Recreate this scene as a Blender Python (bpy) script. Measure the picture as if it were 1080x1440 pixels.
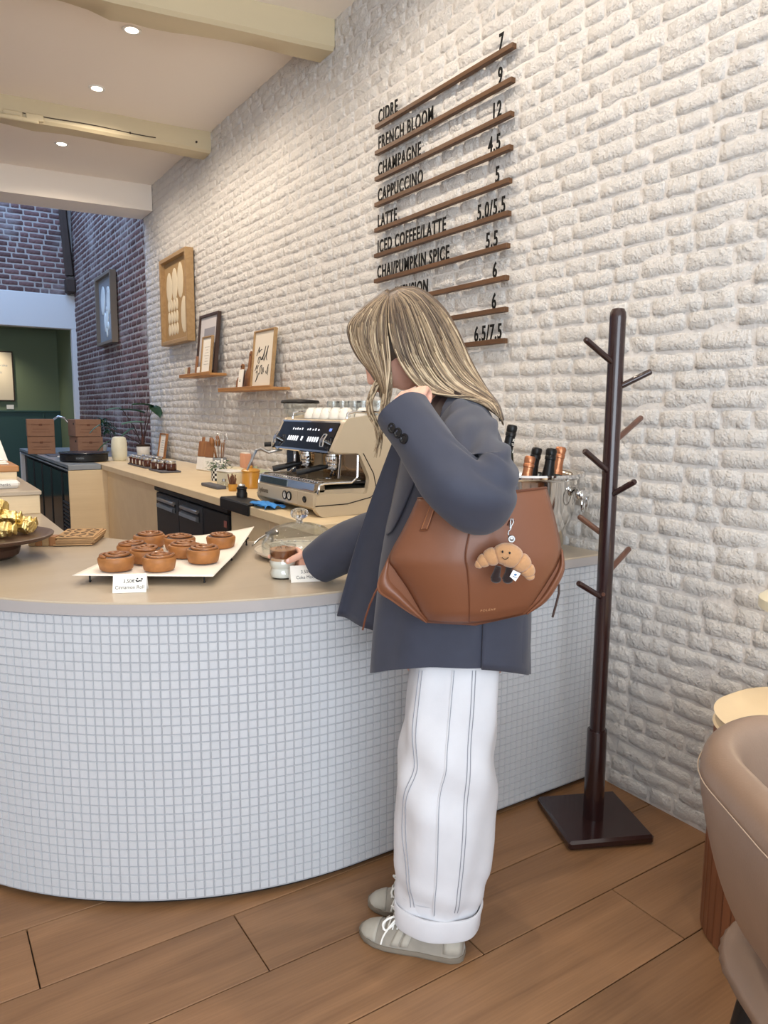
import bpy, bmesh, math, random
import numpy as np
from math import sin, cos, pi, sqrt, radians, exp, atan2
from mathutils import Vector, Matrix

S = bpy.context.scene
COL = S.collection
for _o in list(bpy.data.objects):
    bpy.data.objects.remove(_o)

# ---------------------------------------------------------------- camera
F_PX, PITCH, ROLL, YAW, CAM_H = 1028.77, 0.134856, 0.0084855, -0.575398, 1.35
cam_d = bpy.data.cameras.new('camera')
cam = bpy.data.objects.new('camera', cam_d)
COL.objects.link(cam)
cam_d.sensor_fit = 'VERTICAL'
cam_d.sensor_height = 36.0
cam_d.lens = F_PX / 1440 * 36.0
cam_d.clip_start = 0.05
cam.matrix_world = (Matrix.Translation((0, 0, CAM_H)) @ Matrix.Rotation(YAW, 4, 'Z')
                    @ Matrix.Rotation(pi / 2 - PITCH, 4, 'X') @ Matrix.Rotation(ROLL, 4, 'Z'))
S.camera = cam

# ---------------------------------------------------------------- world, lights, exposure
S.view_settings.view_transform = 'Standard'
S.view_settings.look = 'None'
S.view_settings.gamma = 1.0
S.view_settings.use_curve_mapping = False
S.view_settings.exposure = 0.0
S.cycles.use_denoising = True
S.cycles.max_bounces = 8
S.cycles.diffuse_bounces = 6
S.cycles.sample_clamp_indirect = 6.0
W = bpy.data.worlds.new('world')
S.world = W
W.use_nodes = True
W.node_tree.nodes['Background'].inputs[0].default_value = (0.62, 0.72, 0.9, 1)
W.node_tree.nodes['Background'].inputs[1].default_value = 0.35


def area(name, loc, target, sx, sy, power, col):
    d = bpy.data.lights.new(name, 'AREA')
    d.shape = 'RECTANGLE'; d.size = sx; d.size_y = sy; d.energy = power; d.color = col
    o = bpy.data.objects.new(name, d); COL.objects.link(o)
    o.location = loc
    o.rotation_euler = (Vector(target) - Vector(loc)).to_track_quat('-Z', 'Y').to_euler()
    return o


# daylight through the shop front behind the camera, and the skylight of the rear room
area('shopfront_daylight', (-0.6, -2.4, 1.75), (0.3, 2.0, 2.3), 3.4, 2.5, 190, (0.82, 0.91, 1.0))
area('rear_skylight', (0.6, 9.5, 4.95), (0.6, 9.5, 0), 3.2, 3.0, 130, (0.38, 0.60, 1.0))
DOWNLIGHT_W = 56.0
DOWNLIGHT_COL = (1.0, 0.85, 0.68)

# ---------------------------------------------------------------- helpers
R_ = random.Random(7)


def lin(c):
    out = []
    for v in c:
        v = v / 255.0
        out.append(v / 12.92 if v <= 0.04045 else ((v + 0.055) / 1.055) ** 2.4)
    return out


def cam_basis():
    return (Vector((cos(YAW), sin(YAW), 0)), Vector((-sin(YAW), cos(YAW), 0)))


UAX, VAX = cam_basis()


def _ray(px, py):
    cx = (px - 540) / F_PX; cy = -(py - 720) / F_PX
    cr, sr = cos(ROLL), sin(ROLL)
    x = cx * cr - cy * sr; up = cx * sr + cy * cr
    c, s = cos(PITCH), sin(PITCH)
    return x, c + s * up, -s + c * up


def uvz(px, py, v):
    """point seen at photo pixel (px,py), v metres in front of the camera: (sideways, depth, height)"""
    x, f, z = _ray(px, py)
    t = v / f
    return (x * t, v, CAM_H + z * t)


def atv(px, py, v):
    u, v, z = uvz(px, py, v)
    p = UAX * u + VAX * v
    return (p.x, p.y, z)


def smooth01(t):
    t = max(0.0, min(1.0, t))
    return t * t * (3 - 2 * t)


def lerp(a, b, t):
    return tuple(x + (y - x) * t for x, y in zip(a, b))


def interp(table, x):
    """piecewise linear table [(x, value or tuple)...]"""
    if x <= table[0][0]:
        return table[0][1]
    for (x0, y0), (x1, y1) in zip(table, table[1:]):
        if x <= x1:
            t = (x - x0) / (x1 - x0) if x1 > x0 else 0
            return lerp(y0, y1, t) if isinstance(y0, tuple) else y0 + (y1 - y0) * t
    return table[-1][1]


def spline(pts, n):
    """Catmull-Rom through pts, n samples"""
    P = [np.array(p, float) for p in pts]
    P = [2 * P[0] - P[1]] + P + [2 * P[-1] - P[-2]]
    m = len(P) - 3
    out = []
    for i in range(n):
        s = i / (n - 1) * m
        k = min(int(s), m - 1); t = s - k
        a, b, c, d = P[k:k + 4]
        out.append(0.5 * ((2 * b) + (-a + c) * t + (2 * a - 5 * b + 4 * c - d) * t * t + (-a + 3 * b - 3 * c + d) * t ** 3))
    return out


class MB:
    def __init__(self):
        self.v = []; self.f = []; self.m = []; self.mats = []

    def _mi(self, mat):
        if mat is None:
            return 0
        if mat not in self.mats:
            self.mats.append(mat)
        return self.mats.index(mat)

    def add(self, vs, fs, mat=None, M=None):
        o = len(self.v); mi = self._mi(mat)
        if M is not None:
            vs = [tuple(M @ Vector(p)) for p in vs]
        self.v += [tuple(float(c) for c in p) for p in vs]
        self.f += [tuple(i + o for i in f) for f in fs]
        self.m += [mi] * len(fs)
        return self

    def box(self, c, s, b=0.0, mat=None, rz=0.0, M=None):
        hx, hy, hz = s[0] / 2, s[1] / 2, s[2] / 2
        b = min(b, hx * .98, hy * .98, hz * .98)
        vs = []
        T = Matrix.Translation(c) @ Matrix.Rotation(rz, 4, 'Z')
        if M is not None:
            T = M @ T
        if b <= 0:
            vs = [(x * hx, y * hy, z * hz) for z in (-1, 1) for y in (-1, 1) for x in (-1, 1)]
            fs = [(0, 2, 3, 1), (4, 5, 7, 6), (0, 1, 5, 4), (2, 6, 7, 3), (0, 4, 6, 2), (1, 3, 7, 5)]
            return self.add(vs, fs, mat, T)
        idx = {}
        for z in (-1, 1):
            for y in (-1, 1):
                for x in (-1, 1):
                    for ax in range(3):
                        p = [x * (hx - b), y * (hy - b), z * (hz - b)]
                        p[ax] = (x * hx, y * hy, z * hz)[ax]
                        idx[(x, y, z, ax)] = len(vs); vs.append(tuple(p))
        fs = []
        for ax in range(3):
            for sg in (-1, 1):
                o = [a for a in range(3) if a != ax]
                q = []
                for (i, j) in ((-1, -1), (1, -1), (1, 1), (-1, 1)):
                    k = [0, 0, 0]; k[ax] = sg; k[o[0]] = i; k[o[1]] = j
                    q.append(idx[(k[0], k[1], k[2], ax)])
                flip = (sg < 0) != (ax == 1)
                fs.append(tuple(reversed(q)) if flip else tuple(q))
        for ax in range(3):
            o = [a for a in range(3) if a != ax]
            for i in (-1, 1):
                for j in (-1, 1):
                    a = [0, 0, 0]; a[o[0]] = i; a[o[1]] = j
                    k0 = list(a); k0[ax] = -1; k1 = list(a); k1[ax] = 1
                    fs.append((idx[(*k0, o[0])], idx[(*k1, o[0])], idx[(*k1, o[1])], idx[(*k0, o[1])]))
        for z in (-1, 1):
            for y in (-1, 1):
                for x in (-1, 1):
                    fs.append(tuple(idx[(x, y, z, a)] for a in range(3)))
        return self.add(vs, fs, mat, T)

    def loft(self, rings, mat=None, closed=True, cap0=True, cap1=True, M=None):
        n = len(rings[0]); vs = [tuple(p) for r in rings for p in r]; fs = []
        for i in range(len(rings) - 1):
            for j in range(n if closed else n - 1):
                k = (j + 1) % n
                fs.append((i * n + j, i * n + k, (i + 1) * n + k, (i + 1) * n + j))
        if closed and cap0:
            fs.append(tuple(reversed(range(n))))
        if closed and cap1:
            fs.append(tuple((len(rings) - 1) * n + j for j in range(n)))
        return self.add(vs, fs, mat, M)

    def lathe(self, prof, n=24, c=(0, 0, 0), mat=None, M=None, cap0=True, cap1=True, sx=1, sy=1):
        rings = [[(c[0] + r * sx * cos(2 * pi * j / n), c[1] + r * sy * sin(2 * pi * j / n), c[2] + z) for j in range(n)] for r, z in prof]
        return self.loft(rings, mat, True, cap0, cap1, M)

    def tube(self, pts, r, n=8, mat=None, cap=True, M=None, flat=None):
        P = [Vector(p) for p in pts]; m = len(P)
        rr = r if isinstance(r, (list, tuple)) else [r] * m
        T = []
        for i in range(m):
            d = P[min(i + 1, m - 1)] - P[max(i - 1, 0)]
            T.append(d.normalized() if d.length > 1e-9 else Vector((0, 0, 1)))
        ref = Vector((0, 0, 1)) if abs(T[0].z) < .9 else Vector((1, 0, 0))
        N = (ref - T[0] * ref.dot(T[0])).normalized()
        rings = []
        for i in range(m):
            N = (N - T[i] * N.dot(T[i]))
            N = N.normalized() if N.length > 1e-6 else Vector((1, 0, 0))
            B = T[i].cross(N)
            ra = rr[i]; rb = ra * (flat or 1.0)
            rings.append([tuple(P[i] + N * (ra * cos(2 * pi * j / n)) + B * (rb * sin(2 * pi * j / n))) for j in range(n)])
        return self.loft(rings, mat, True, cap, cap, M)

    def cyl(self, p0, p1, r0, r1=None, n=16, mat=None, b=0.0, M=None):
        r1 = r0 if r1 is None else r1
        P0, P1 = Vector(p0), Vector(p1)
        if b > 0:
            d = (P1 - P0).normalized() * b
            return self.tube([P0, P0 + d, P1 - d, P1], [r0 - b, r0, r1, r1 - b], n, mat, True, M)
        return self.tube([P0, P1], [r0, r1], n, mat, True, M)

    def ball(self, c, r, nu=16, nv=10, mat=None, M=None):
        if not isinstance(r, (tuple, list)):
            r = (r, r, r)
        rings = []
        for i in range(nv + 1):
            t = pi * i / nv
            s = max(sin(t), 1e-3)
            rings.append([(c[0] + r[0] * s * cos(2 * pi * j / nu), c[1] + r[1] * s * sin(2 * pi * j / nu), c[2] - r[2] * cos(t)) for j in range(nu)])
        return self.loft(rings, mat, True, True, True, M)

    def prism(self, poly, z0, z1, mat=None, M=None):
        n = len(poly)
        vs = [(x, y, z0) for x, y in poly] + [(x, y, z1) for x, y in poly]
        fs = [tuple(reversed(range(n))), tuple(range(n, 2 * n))]
        fs += [(i, (i + 1) % n, n + (i + 1) % n, n + i) for i in range(n)]
        return self.add(vs, fs, mat, M)

    def sheet(self, fn, nu, nv, mat=None, M=None):
        vs = [fn(i / nu, j / nv) for j in range(nv + 1) for i in range(nu + 1)]
        w = nu + 1
        fs = [(j * w + i, j * w + i + 1, (j + 1) * w + i + 1, (j + 1) * w + i) for j in range(nv) for i in range(nu)]
        return self.add(vs, fs, mat, M)

    def mesh(self, name, mat=None, smooth=True, angle=40):
        me = bpy.data.meshes.new(name)
        me.from_pydata(self.v, [], self.f)
        mats = self.mats or ([mat] if mat else [])
        for x in mats:
            me.materials.append(x)
        if len(mats) > 1:
            me.polygons.foreach_set('material_index', self.m)
        if smooth and len(me.polygons):
            me.polygons.foreach_set('use_smooth', [True] * len(me.polygons))
            if angle:
                me.set_sharp_from_angle(angle=radians(angle))
        bm = bmesh.new(); bm.from_mesh(me)
        bmesh.ops.recalc_face_normals(bm, faces=bm.faces)
        bm.to_mesh(me); bm.free()
        me.update()
        return me


WM = {}          # world matrix of every thing, for building children in world coordinates


def link(name, me, parent=None):
    o = bpy.data.objects.new(name, me)
    COL.objects.link(o)
    if parent is not None:
        o.parent = parent
    return o


def part(name, mb, mat, parent=None, world=False, smooth=True, angle=40, label=None, kind=None, subsurf=0, solid=0):
    """one mesh object; world=True: mb is in world coordinates and is brought into the parent's frame"""
    if world and parent is not None:
        inv = WM[parent.name].inverted()
        mb.v = [tuple(inv @ Vector(p)) for p in mb.v]
    o = link(name, mb.mesh(name, mat, smooth, angle), parent)
    if parent is not None:
        WM[o.name] = WM[parent.name].copy()
    else:
        WM[o.name] = Matrix()
    if label: o['label'] = label
    if kind: o['kind'] = kind
    if solid:
        md = o.modifiers.new('thick', 'SOLIDIFY'); md.thickness = solid; md.offset = 0
    if subsurf:
        md = o.modifiers.new('sub', 'SUBSURF'); md.levels = subsurf; md.render_levels = subsurf
    return o


def thing(name, label, cat, loc=(0, 0, 0), rz=0.0, group=None, rot=None):
    o = bpy.data.objects.new(name, None)
    COL.objects.link(o)
    o.empty_display_size = .05
    o.location = loc
    o.rotation_euler = rot if rot else (0, 0, rz)
    o['label'] = label; o['category'] = cat
    if group: o['group'] = group
    from mathutils import Euler
    WM[o.name] = Matrix.Translation(loc) @ Euler(rot if rot else (0, 0, rz)).to_matrix().to_4x4()
    return o


def dup(root, loc, rz=None, label=None, rot=None):
    r = root.copy(); COL.objects.link(r); r.location = loc
    if rz is not None: r.rotation_euler = (0, 0, rz)
    if rot is not None: r.rotation_euler = rot
    if label: r['label'] = label
    WM[r.name] = Matrix.Translation(loc) @ r.rotation_euler.to_matrix().to_4x4()
    for ch in list(root.children):
        c = ch.copy(); COL.objects.link(c); c.parent = r
        for g in list(ch.children):
            d = g.copy(); COL.objects.link(d); d.parent = c
    return r


def struct(name, mb, mat, parent=None, smooth=True, angle=40, label=None):
    o = part(name, mb, mat, parent, smooth=smooth, angle=angle)
    o['kind'] = 'structure'
    if label: o['label'] = label
    return o


def text_mesh(txt, size, depth=0.0, sx=1.0, align='LEFT', shear=0.0, space=1.0, bold=0.0):
    cu = bpy.data.curves.new('txt', 'FONT')
    cu.body = txt; cu.size = size; cu.extrude = depth; cu.align_x = align
    cu.shear = shear; cu.space_character = space; cu.offset = bold
    cu.resolution_u = 3
    o = bpy.data.objects.new('txt', cu)
    COL.objects.link(o)
    bpy.context.view_layer.update()
    dg = bpy.context.evaluated_depsgraph_get()
    me = bpy.data.meshes.new_from_object(o.evaluated_get(dg))
    vs = [(v.co.x * sx, v.co.y, v.co.z) for v in me.vertices]
    fs = [tuple(p.vertices) for p in me.polygons]
    bpy.data.objects.remove(o); bpy.data.curves.remove(cu); bpy.data.meshes.remove(me)
    return vs, fs


# ---------------------------------------------------------------- materials
MATS = {}


def mat(name, rgb, rough=0.5, metal=0.0, noise=0.0, nscale=20, bump=0.0, bscale=80, bdist=0.002, spec=0.5,
        coat=0.0, sheen=0.0, objvar=0.0, trans=0.0, ior=1.45, emit=None, estr=0.0, stretch=(1, 1, 1), alpha=1.0):
    """rgb in 0-255 sRGB; noise = colour variation, bump = fine relief"""
    m = bpy.data.materials.new(name); m.use_nodes = True
    nt = m.node_tree; N = nt.nodes; L = nt.links
    b = N['Principled BSDF']
    c = lin(rgb)
    b.inputs['Base Color'].default_value = (*c, 1)
    b.inputs['Roughness'].default_value = rough
    b.inputs['Metallic'].default_value = metal
    b.inputs['Specular IOR Level'].default_value = spec
    b.inputs['Coat Weight'].default_value = coat
    b.inputs['Coat Roughness'].default_value = 0.15
    b.inputs['Sheen Weight'].default_value = sheen
    b.inputs['Transmission Weight'].default_value = trans
    b.inputs['IOR'].default_value = ior
    b.inputs['Alpha'].default_value = alpha
    if emit:
        b.inputs['Emission Color'].default_value = (*lin(emit), 1)
        b.inputs['Emission Strength'].default_value = estr
    if noise or bump or objvar:
        tc = N.new('ShaderNodeTexCoord'); mp = N.new('ShaderNodeMapping')
        mp.inputs['Scale'].default_value = stretch
        L.new(tc.outputs['Object'], mp.inputs[0])
        vec = mp.outputs[0]
    if noise or objvar:
        nz = N.new('ShaderNodeTexNoise'); nz.inputs['Scale'].default_value = nscale
        nz.inputs['Detail'].default_value = 5
        L.new(vec, nz.inputs['Vector'])
        hs = N.new('ShaderNodeHueSaturation'); hs.inputs['Color'].default_value = (*c, 1)
        mr = N.new('ShaderNodeMapRange')
        mr.inputs[1].default_value = .25; mr.inputs[2].default_value = .75
        mr.inputs[3].default_value = 1 - noise; mr.inputs[4].default_value = 1 + noise
        L.new(nz.outputs['Fac'], mr.inputs[0])
        val = mr.outputs[0]
        if objvar:
            oi = N.new('ShaderNodeObjectInfo'); m2 = N.new('ShaderNodeMapRange')
            m2.inputs[3].default_value = 1 - objvar; m2.inputs[4].default_value = 1 + objvar
            L.new(oi.outputs['Random'], m2.inputs[0])
            mu = N.new('ShaderNodeMath'); mu.operation = 'MULTIPLY'
            L.new(val, mu.inputs[0]); L.new(m2.outputs[0], mu.inputs[1]); val = mu.outputs[0]
        L.new(val, hs.inputs['Value'])
        L.new(hs.outputs[0], b.inputs['Base Color'])
    if bump:
        n2 = N.new('ShaderNodeTexNoise'); n2.inputs['Scale'].default_value = bscale; n2.inputs['Detail'].default_value = 6
        L.new(vec, n2.inputs['Vector'])
        bp = N.new('ShaderNodeBump'); bp.inputs['Strength'].default_value = bump; bp.inputs['Distance'].default_value = bdist
        L.new(n2.outputs['Fac'], bp.inputs['Height']); L.new(bp.outputs[0], b.inputs['Normal'])
    MATS[name] = m
    return m


def wood(name, rgb_a, rgb_b, rough=0.45, axis=0, scale=1.0, objvar=0.1, bump=0.15, ring=9.0):
    """grain running along the local axis 0/1/2"""
    m = bpy.data.materials.new(name); m.use_nodes = True
    nt = m.node_tree; N = nt.nodes; L = nt.links; b = N['Principled BSDF']
    b.inputs['Roughness'].default_value = rough
    tc = N.new('ShaderNodeTexCoord'); oi = N.new('ShaderNodeObjectInfo')
    add = N.new('ShaderNodeVectorMath'); add.operation = 'ADD'
    cmb = N.new('ShaderNodeVectorMath'); cmb.operation = 'SCALE'
    cmb.inputs[0].default_value = (37.0, 61.0, 23.0)
    L.new(oi.outputs['Random'], cmb.inputs['Scale'])
    L.new(tc.outputs['Object'], add.inputs[0]); L.new(cmb.outputs[0], add.inputs[1])
    mp = N.new('ShaderNodeMapping')
    st = [1.0, 1.0, 1.0]; st[axis] = 0.12
    mp.inputs['Scale'].default_value = [s * scale for s in st]
    L.new(add.outputs[0], mp.inputs[0])
    n1 = N.new('ShaderNodeTexNoise'); n1.inputs['Scale'].default_value = 5.5; n1.inputs['Detail'].default_value = 2.0
    n1.inputs['Distortion'].default_value = 0.5
    L.new(mp.outputs[0], n1.inputs['Vector'])
    mul = N.new('ShaderNodeMath'); mul.operation = 'MULTIPLY'; mul.inputs[1].default_value = ring
    L.new(n1.outputs['Fac'], mul.inputs[0])
    fr = N.new('ShaderNodeMath'); fr.operation = 'PINGPONG'; fr.inputs[1].default_value = 1.0
    L.new(mul.outputs[0], fr.inputs[0])
    mp2 = N.new('ShaderNodeMapping'); st2 = [1.0, 1.0, 1.0]; st2[axis] = 0.035
    mp2.inputs['Scale'].default_value = [s * scale for s in st2]
    L.new(add.outputs[0], mp2.inputs[0])
    n2 = N.new('ShaderNodeTexNoise'); n2.inputs['Scale'].default_value = 170; n2.inputs['Detail'].default_value = 3
    L.new(mp2.outputs[0], n2.inputs['Vector'])
    mixf = N.new('ShaderNodeMath'); mixf.operation = 'MULTIPLY_ADD'; mixf.inputs[1].default_value = 0.42
    sc = N.new('ShaderNodeMath'); sc.operation = 'MULTIPLY'; sc.inputs[1].default_value = 0.75
    L.new(n2.outputs['Fac'], sc.inputs[0])
    L.new(fr.outputs[0], mixf.inputs[0]); L.new(sc.outputs[0], mixf.inputs[2])
    mx = N.new('ShaderNodeMix'); mx.data_type = 'RGBA'
    mx.inputs['A'].default_value = (*lin(rgb_a), 1); mx.inputs['B'].default_value = (*lin(rgb_b), 1)
    L.new(mixf.outputs[0], mx.inputs['Factor'])
    hs = N.new('ShaderNodeHueSaturation')
    mr = N.new('ShaderNodeMapRange'); mr.inputs[3].default_value = 1 - objvar; mr.inputs[4].default_value = 1 + objvar
    L.new(oi.outputs['Random'], mr.inputs[0]); L.new(mr.outputs[0], hs.inputs['Value'])
    L.new(mx.outputs['Result'], hs.inputs['Color']); L.new(hs.outputs[0], b.inputs['Base Color'])
    if bump:
        bp = N.new('ShaderNodeBump'); bp.inputs['Strength'].default_value = bump; bp.inputs['Distance'].default_value = .001
        L.new(mixf.outputs[0], bp.inputs['Height']); L.new(bp.outputs[0], b.inputs['Normal'])
    MATS[name] = m
    return m


def painted_brick(name, rgb, bumps):
    m = mat(name, rgb, rough=0.62)
    nt = m.node_tree; N = nt.nodes; L = nt.links; b = N['Principled BSDF']
    g = N.new('ShaderNodeNewGeometry')
    prev = None
    for sc, st, di, det in bumps:
        nz = N.new('ShaderNodeTexNoise'); nz.inputs['Scale'].default_value = sc; nz.inputs['Detail'].default_value = det
        nz.inputs['Roughness'].default_value = .6
        L.new(g.outputs['Position'], nz.inputs['Vector'])
        bp = N.new('ShaderNodeBump'); bp.inputs['Strength'].default_value = st; bp.inputs['Distance'].default_value = di
        L.new(nz.outputs['Fac'], bp.inputs['Height'])
        if prev: L.new(prev.outputs[0], bp.inputs['Normal'])
        prev = bp
    L.new(prev.outputs[0], b.inputs['Normal'])
    return m


M_whitebrick = painted_brick('white_painted_brick', (224, 221, 217), [(16, .4, .02, 4), (38, .95, .024, 8), (120, .6, .007, 5)])
M_mortarw = painted_brick('white_mortar_shaded', (213, 209, 205), [(30, .4, .02, 4), (90, .4, .006, 4)])  # same paint as the bricks; shade of the joints put into the tone
M_rawbrick = mat('raw_brick', (112, 84, 82), .85, noise=.28, nscale=30, bump=.6, bscale=90, bdist=.006, objvar=.3)
def _lime(m):
    nt = m.node_tree; N = nt.nodes; L = nt.links; b = N['Principled BSDF']
    g = N.new('ShaderNodeNewGeometry'); nz = N.new('ShaderNodeTexNoise'); nz.inputs['Scale'].default_value = 2.2; nz.inputs['Detail'].default_value = 7
    L.new(g.outputs['Position'], nz.inputs['Vector'])
    mr = N.new('ShaderNodeMapRange'); mr.inputs[1].default_value = .52; mr.inputs[2].default_value = .78; mr.inputs[3].default_value = 0; mr.inputs[4].default_value = .75
    L.new(nz.outputs['Fac'], mr.inputs[0])
    mx = N.new('ShaderNodeMix'); mx.data_type = 'RGBA'; mx.inputs['B'].default_value = (*lin((176, 170, 170)), 1)
    src = b.inputs['Base Color'].links[0].from_socket
    L.new(src, mx.inputs['A']); L.new(mr.outputs[0], mx.inputs['Factor']); L.new(mx.outputs['Result'], b.inputs['Base Color'])
_lime(M_rawbrick)
M_rawmortar = mat('raw_mortar', (176, 170, 166), .9, noise=.15, nscale=12, bump=.5, bscale=60)
M_ceil = mat('ceiling_plaster', (244, 236, 226), .8)
M_plaster = mat('white_plaster', (228, 228, 228), .8)
M_beam = mat('cream_beam_paint', (206, 192, 160), .55, noise=.05, nscale=6, bump=.12, bscale=14, bdist=.01, stretch=(.2, 1, 1))
M_timber = mat('old_timber', (70, 58, 52), .8, noise=.25, nscale=9, bump=.4, bscale=25, stretch=(1, 1, .2))
M_green = mat('green_wall_paint', (108, 124, 98), .6)
M_greendado = mat('dark_green_panel', (44, 78, 76), .5)
M_plank = wood('oak_plank', (158, 119, 84), (120, 86, 57), .42, 0, 1.0, .07, .12)
M_worktop = wood('counter_oak', (190, 177, 158), (176, 161, 140), .32, 0, 1.2, .02, .03, ring=5)
M_beige = wood('beige_panel', (236, 216, 180), (224, 202, 164), .45, 0, 1.0, .03, .03, ring=5)
M_grout = mat('grey_grout', (170, 171, 175), .85)
M_edge = mat('grey_edge', (172, 166, 164), .45, noise=.05, nscale=9, stretch=(.3, .3, 1))
M_tile = mat('white_mosaic_tile', (196, 198, 202), .28, noise=.02, nscale=40, objvar=.02, bump=.06, bscale=60)
M_black = mat('matte_black', (18, 18, 20), .5)
M_darkgap = mat('dark_gap', (30, 24, 20), .8)
M_steel = mat('brushed_steel', (200, 202, 204), .28, 1.0, bump=.05, bscale=200, stretch=(1, .05, 1))
M_chrome = mat('polished_chrome', (225, 226, 228), .06, 1.0)
M_white = mat('white_gloss', (238, 236, 230), .3)
M_paper = mat('white_paper', (243, 238, 228), .8)
M_ink = mat('black_ink', (25, 24, 24), .7)
M_lampglow = mat('lamp_lens', (255, 250, 240), .4, emit=(255, 244, 226), estr=9.0)
def thin_glass(name, rgb, rough=0.02, body=0.16, ior=1.4):
    """clear glass that lets the light through: a clear body with a reflecting skin"""
    m = bpy.data.materials.new(name); m.use_nodes = True
    nt = m.node_tree; N = nt.nodes; L = nt.links
    N.remove(N['Principled BSDF'])
    tr = N.new('ShaderNodeBsdfTransparent'); tr.inputs[0].default_value = (*lin(rgb), 1)
    gl = N.new('ShaderNodeBsdfGlossy'); gl.inputs['Roughness'].default_value = rough
    lw = N.new('ShaderNodeLayerWeight'); lw.inputs['Blend'].default_value = .5
    pw = N.new('ShaderNodeMath'); pw.operation = 'POWER'; pw.inputs[1].default_value = 3.2
    L.new(lw.outputs['Facing'], pw.inputs[0])
    sc = N.new('ShaderNodeMath'); sc.operation = 'MULTIPLY_ADD'; sc.inputs[1].default_value = .55; sc.inputs[2].default_value = body * .3
    L.new(pw.outputs[0], sc.inputs[0])
    mx = N.new('ShaderNodeMixShader')
    L.new(sc.outputs[0], mx.inputs[0]); L.new(tr.outputs[0], mx.inputs[1]); L.new(gl.outputs[0], mx.inputs[2])
    L.new(mx.outputs[0], N['Material Output'].inputs['Surface'])
    MATS[name] = m
    return m
M_glass = thin_glass('clear_glass', (250, 252, 252))

# ================================================================ THE ROOM
XW, YJ, YB, ZC = 2.09, 7.63, 11.3, 3.46       # right wall, joint to raw brick, rear wall, ceiling

# ---- floor: base slab and oak planks (rows run across, 238 mm wide)
fl = struct('floor', MB().box((0.0, 4.6, -0.03), (4.6 + .0, 15.0, 0.04)), M_darkgap, smooth=False)
PW, PL = 0.2377, 1.4355
y0 = 1.027
k = -9
plank_cache = {}
while True:
    ya = y0 + k * PW
    if ya > 3.2: break
    off = 1.611 - k * 0.4785
    n = math.floor((2.30 - off) / PL)
    xj = off + n * PL
    edges = []
    x = XW + .04
    j = xj if xj < x else xj - PL
    while x > -1.6:
        e = max(j, -1.6)
        if x - e > .02: edges.append((e, x))
        x = e; j -= PL
    for (xa, xb) in edges:
        key = round(xb - xa, 3)
        if key not in plank_cache:
            plank_cache[key] = MB().box((0, 0, -.006), (xb - xa - .003, PW - .003, .012), .0012).mesh('plank', M_plank, True, 30)
        o = link('plank', plank_cache[key], fl)
        o.location = ((xa + xb) / 2, ya + PW / 2, 0)
    k += 1
rear = part('rear_boards', MB().box((0.0, 7.9, -.006), (4.3, 9.2, .012)), M_plank, fl, smooth=False)

# ---- ceiling and beams
struct('ceiling', MB().box((-.4, 2.5, ZC + .05), (5.1, 10.3, .1)), M_ceil, smooth=False)


def beam(name, ya, yb, zb, seed, knots, sl=0.0):
    r = random.Random(seed); mb = MB(); rings = []
    n = 46
    for i in range(n + 1):
        x = XW - i * (4.6 / n)
        w1 = .006 * sin(i * .9 + seed) + r.uniform(-.002, .002)
        w2 = .005 * sin(i * .55 + 2 * seed)
        for (xk, wk, hk) in knots:
            g = exp(-((x - xk) / wk) ** 2); w1 -= hk * g; w2 -= hk * .6 * g
        sk = sl * (XW - x)
        ya2, yb2, zl = ya + w1 + sk, yb - w2 + sk, zb + w1 * .7
        c = .018
        rings.append([(x, ya2, ZC + .01), (x, ya2, zl + c), (x, ya2 + c, zl), (x, yb2 - c, zl + w2), (x, yb2, zl + c), (x, yb2, ZC + .01)])
    mb.loft(rings, None, True)
    return struct(name, mb, M_beam, angle=35)


b1 = beam('trim_1', 3.755, 3.94, 3.305, 3, [(.97, .03, .014), (.6, .25, -.02)], .155)
b2 = beam('trim_2', 5.70, 5.885, 3.312, 5, [(.92, .03, .012), (.6, .25, -.016)], .09)
# the split under the far beam and its patched end
mb = MB().tube([(x, 5.699 + .09 * (XW - x) - .006 * abs(sin(x * 3)), 3.350 - .004 * sin(x * 9) + .012 * (1.7 - x)) for x in np.linspace(.80, 1.68, 14)], .0035, 5)
part('crack', mb, M_timber, b2, world=True)
mb = MB()
for (x0, x1, z, t) in ((.68, .80, 3.345, .03), (.82, .93, 3.340, .045), (.60, .90, 3.316, .03), (.78, .80, 3.33, .06)):
    mb.box(((x0 + x1) / 2, 5.70 + .09 * (XW - (x0 + x1) / 2) - .004, z), (x1 - x0, .03, t), .006, None, -.09)
part('patch', mb, M_beam, b2, world=True)
for x, z in ((1.98, 3.37), (1.50, 3.35)):
    part('peg_hole', MB().cyl((x, 5.71 + .09 * (XW - x), z), (x, 5.692 + .09 * (XW - x), z), .008, n=10), M_timber, b2, world=True)

# ---- header over the opening to the rear room
struct('trim_3', MB().prism([(2.085, 7.295), (2.085, 7.67), (-2.55, 8.10), (-2.55, 7.72)], 3.226, 4.0), M_ceil, smooth=False)

# ---- right wall, white painted brick
HB = 0.0598


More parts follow.
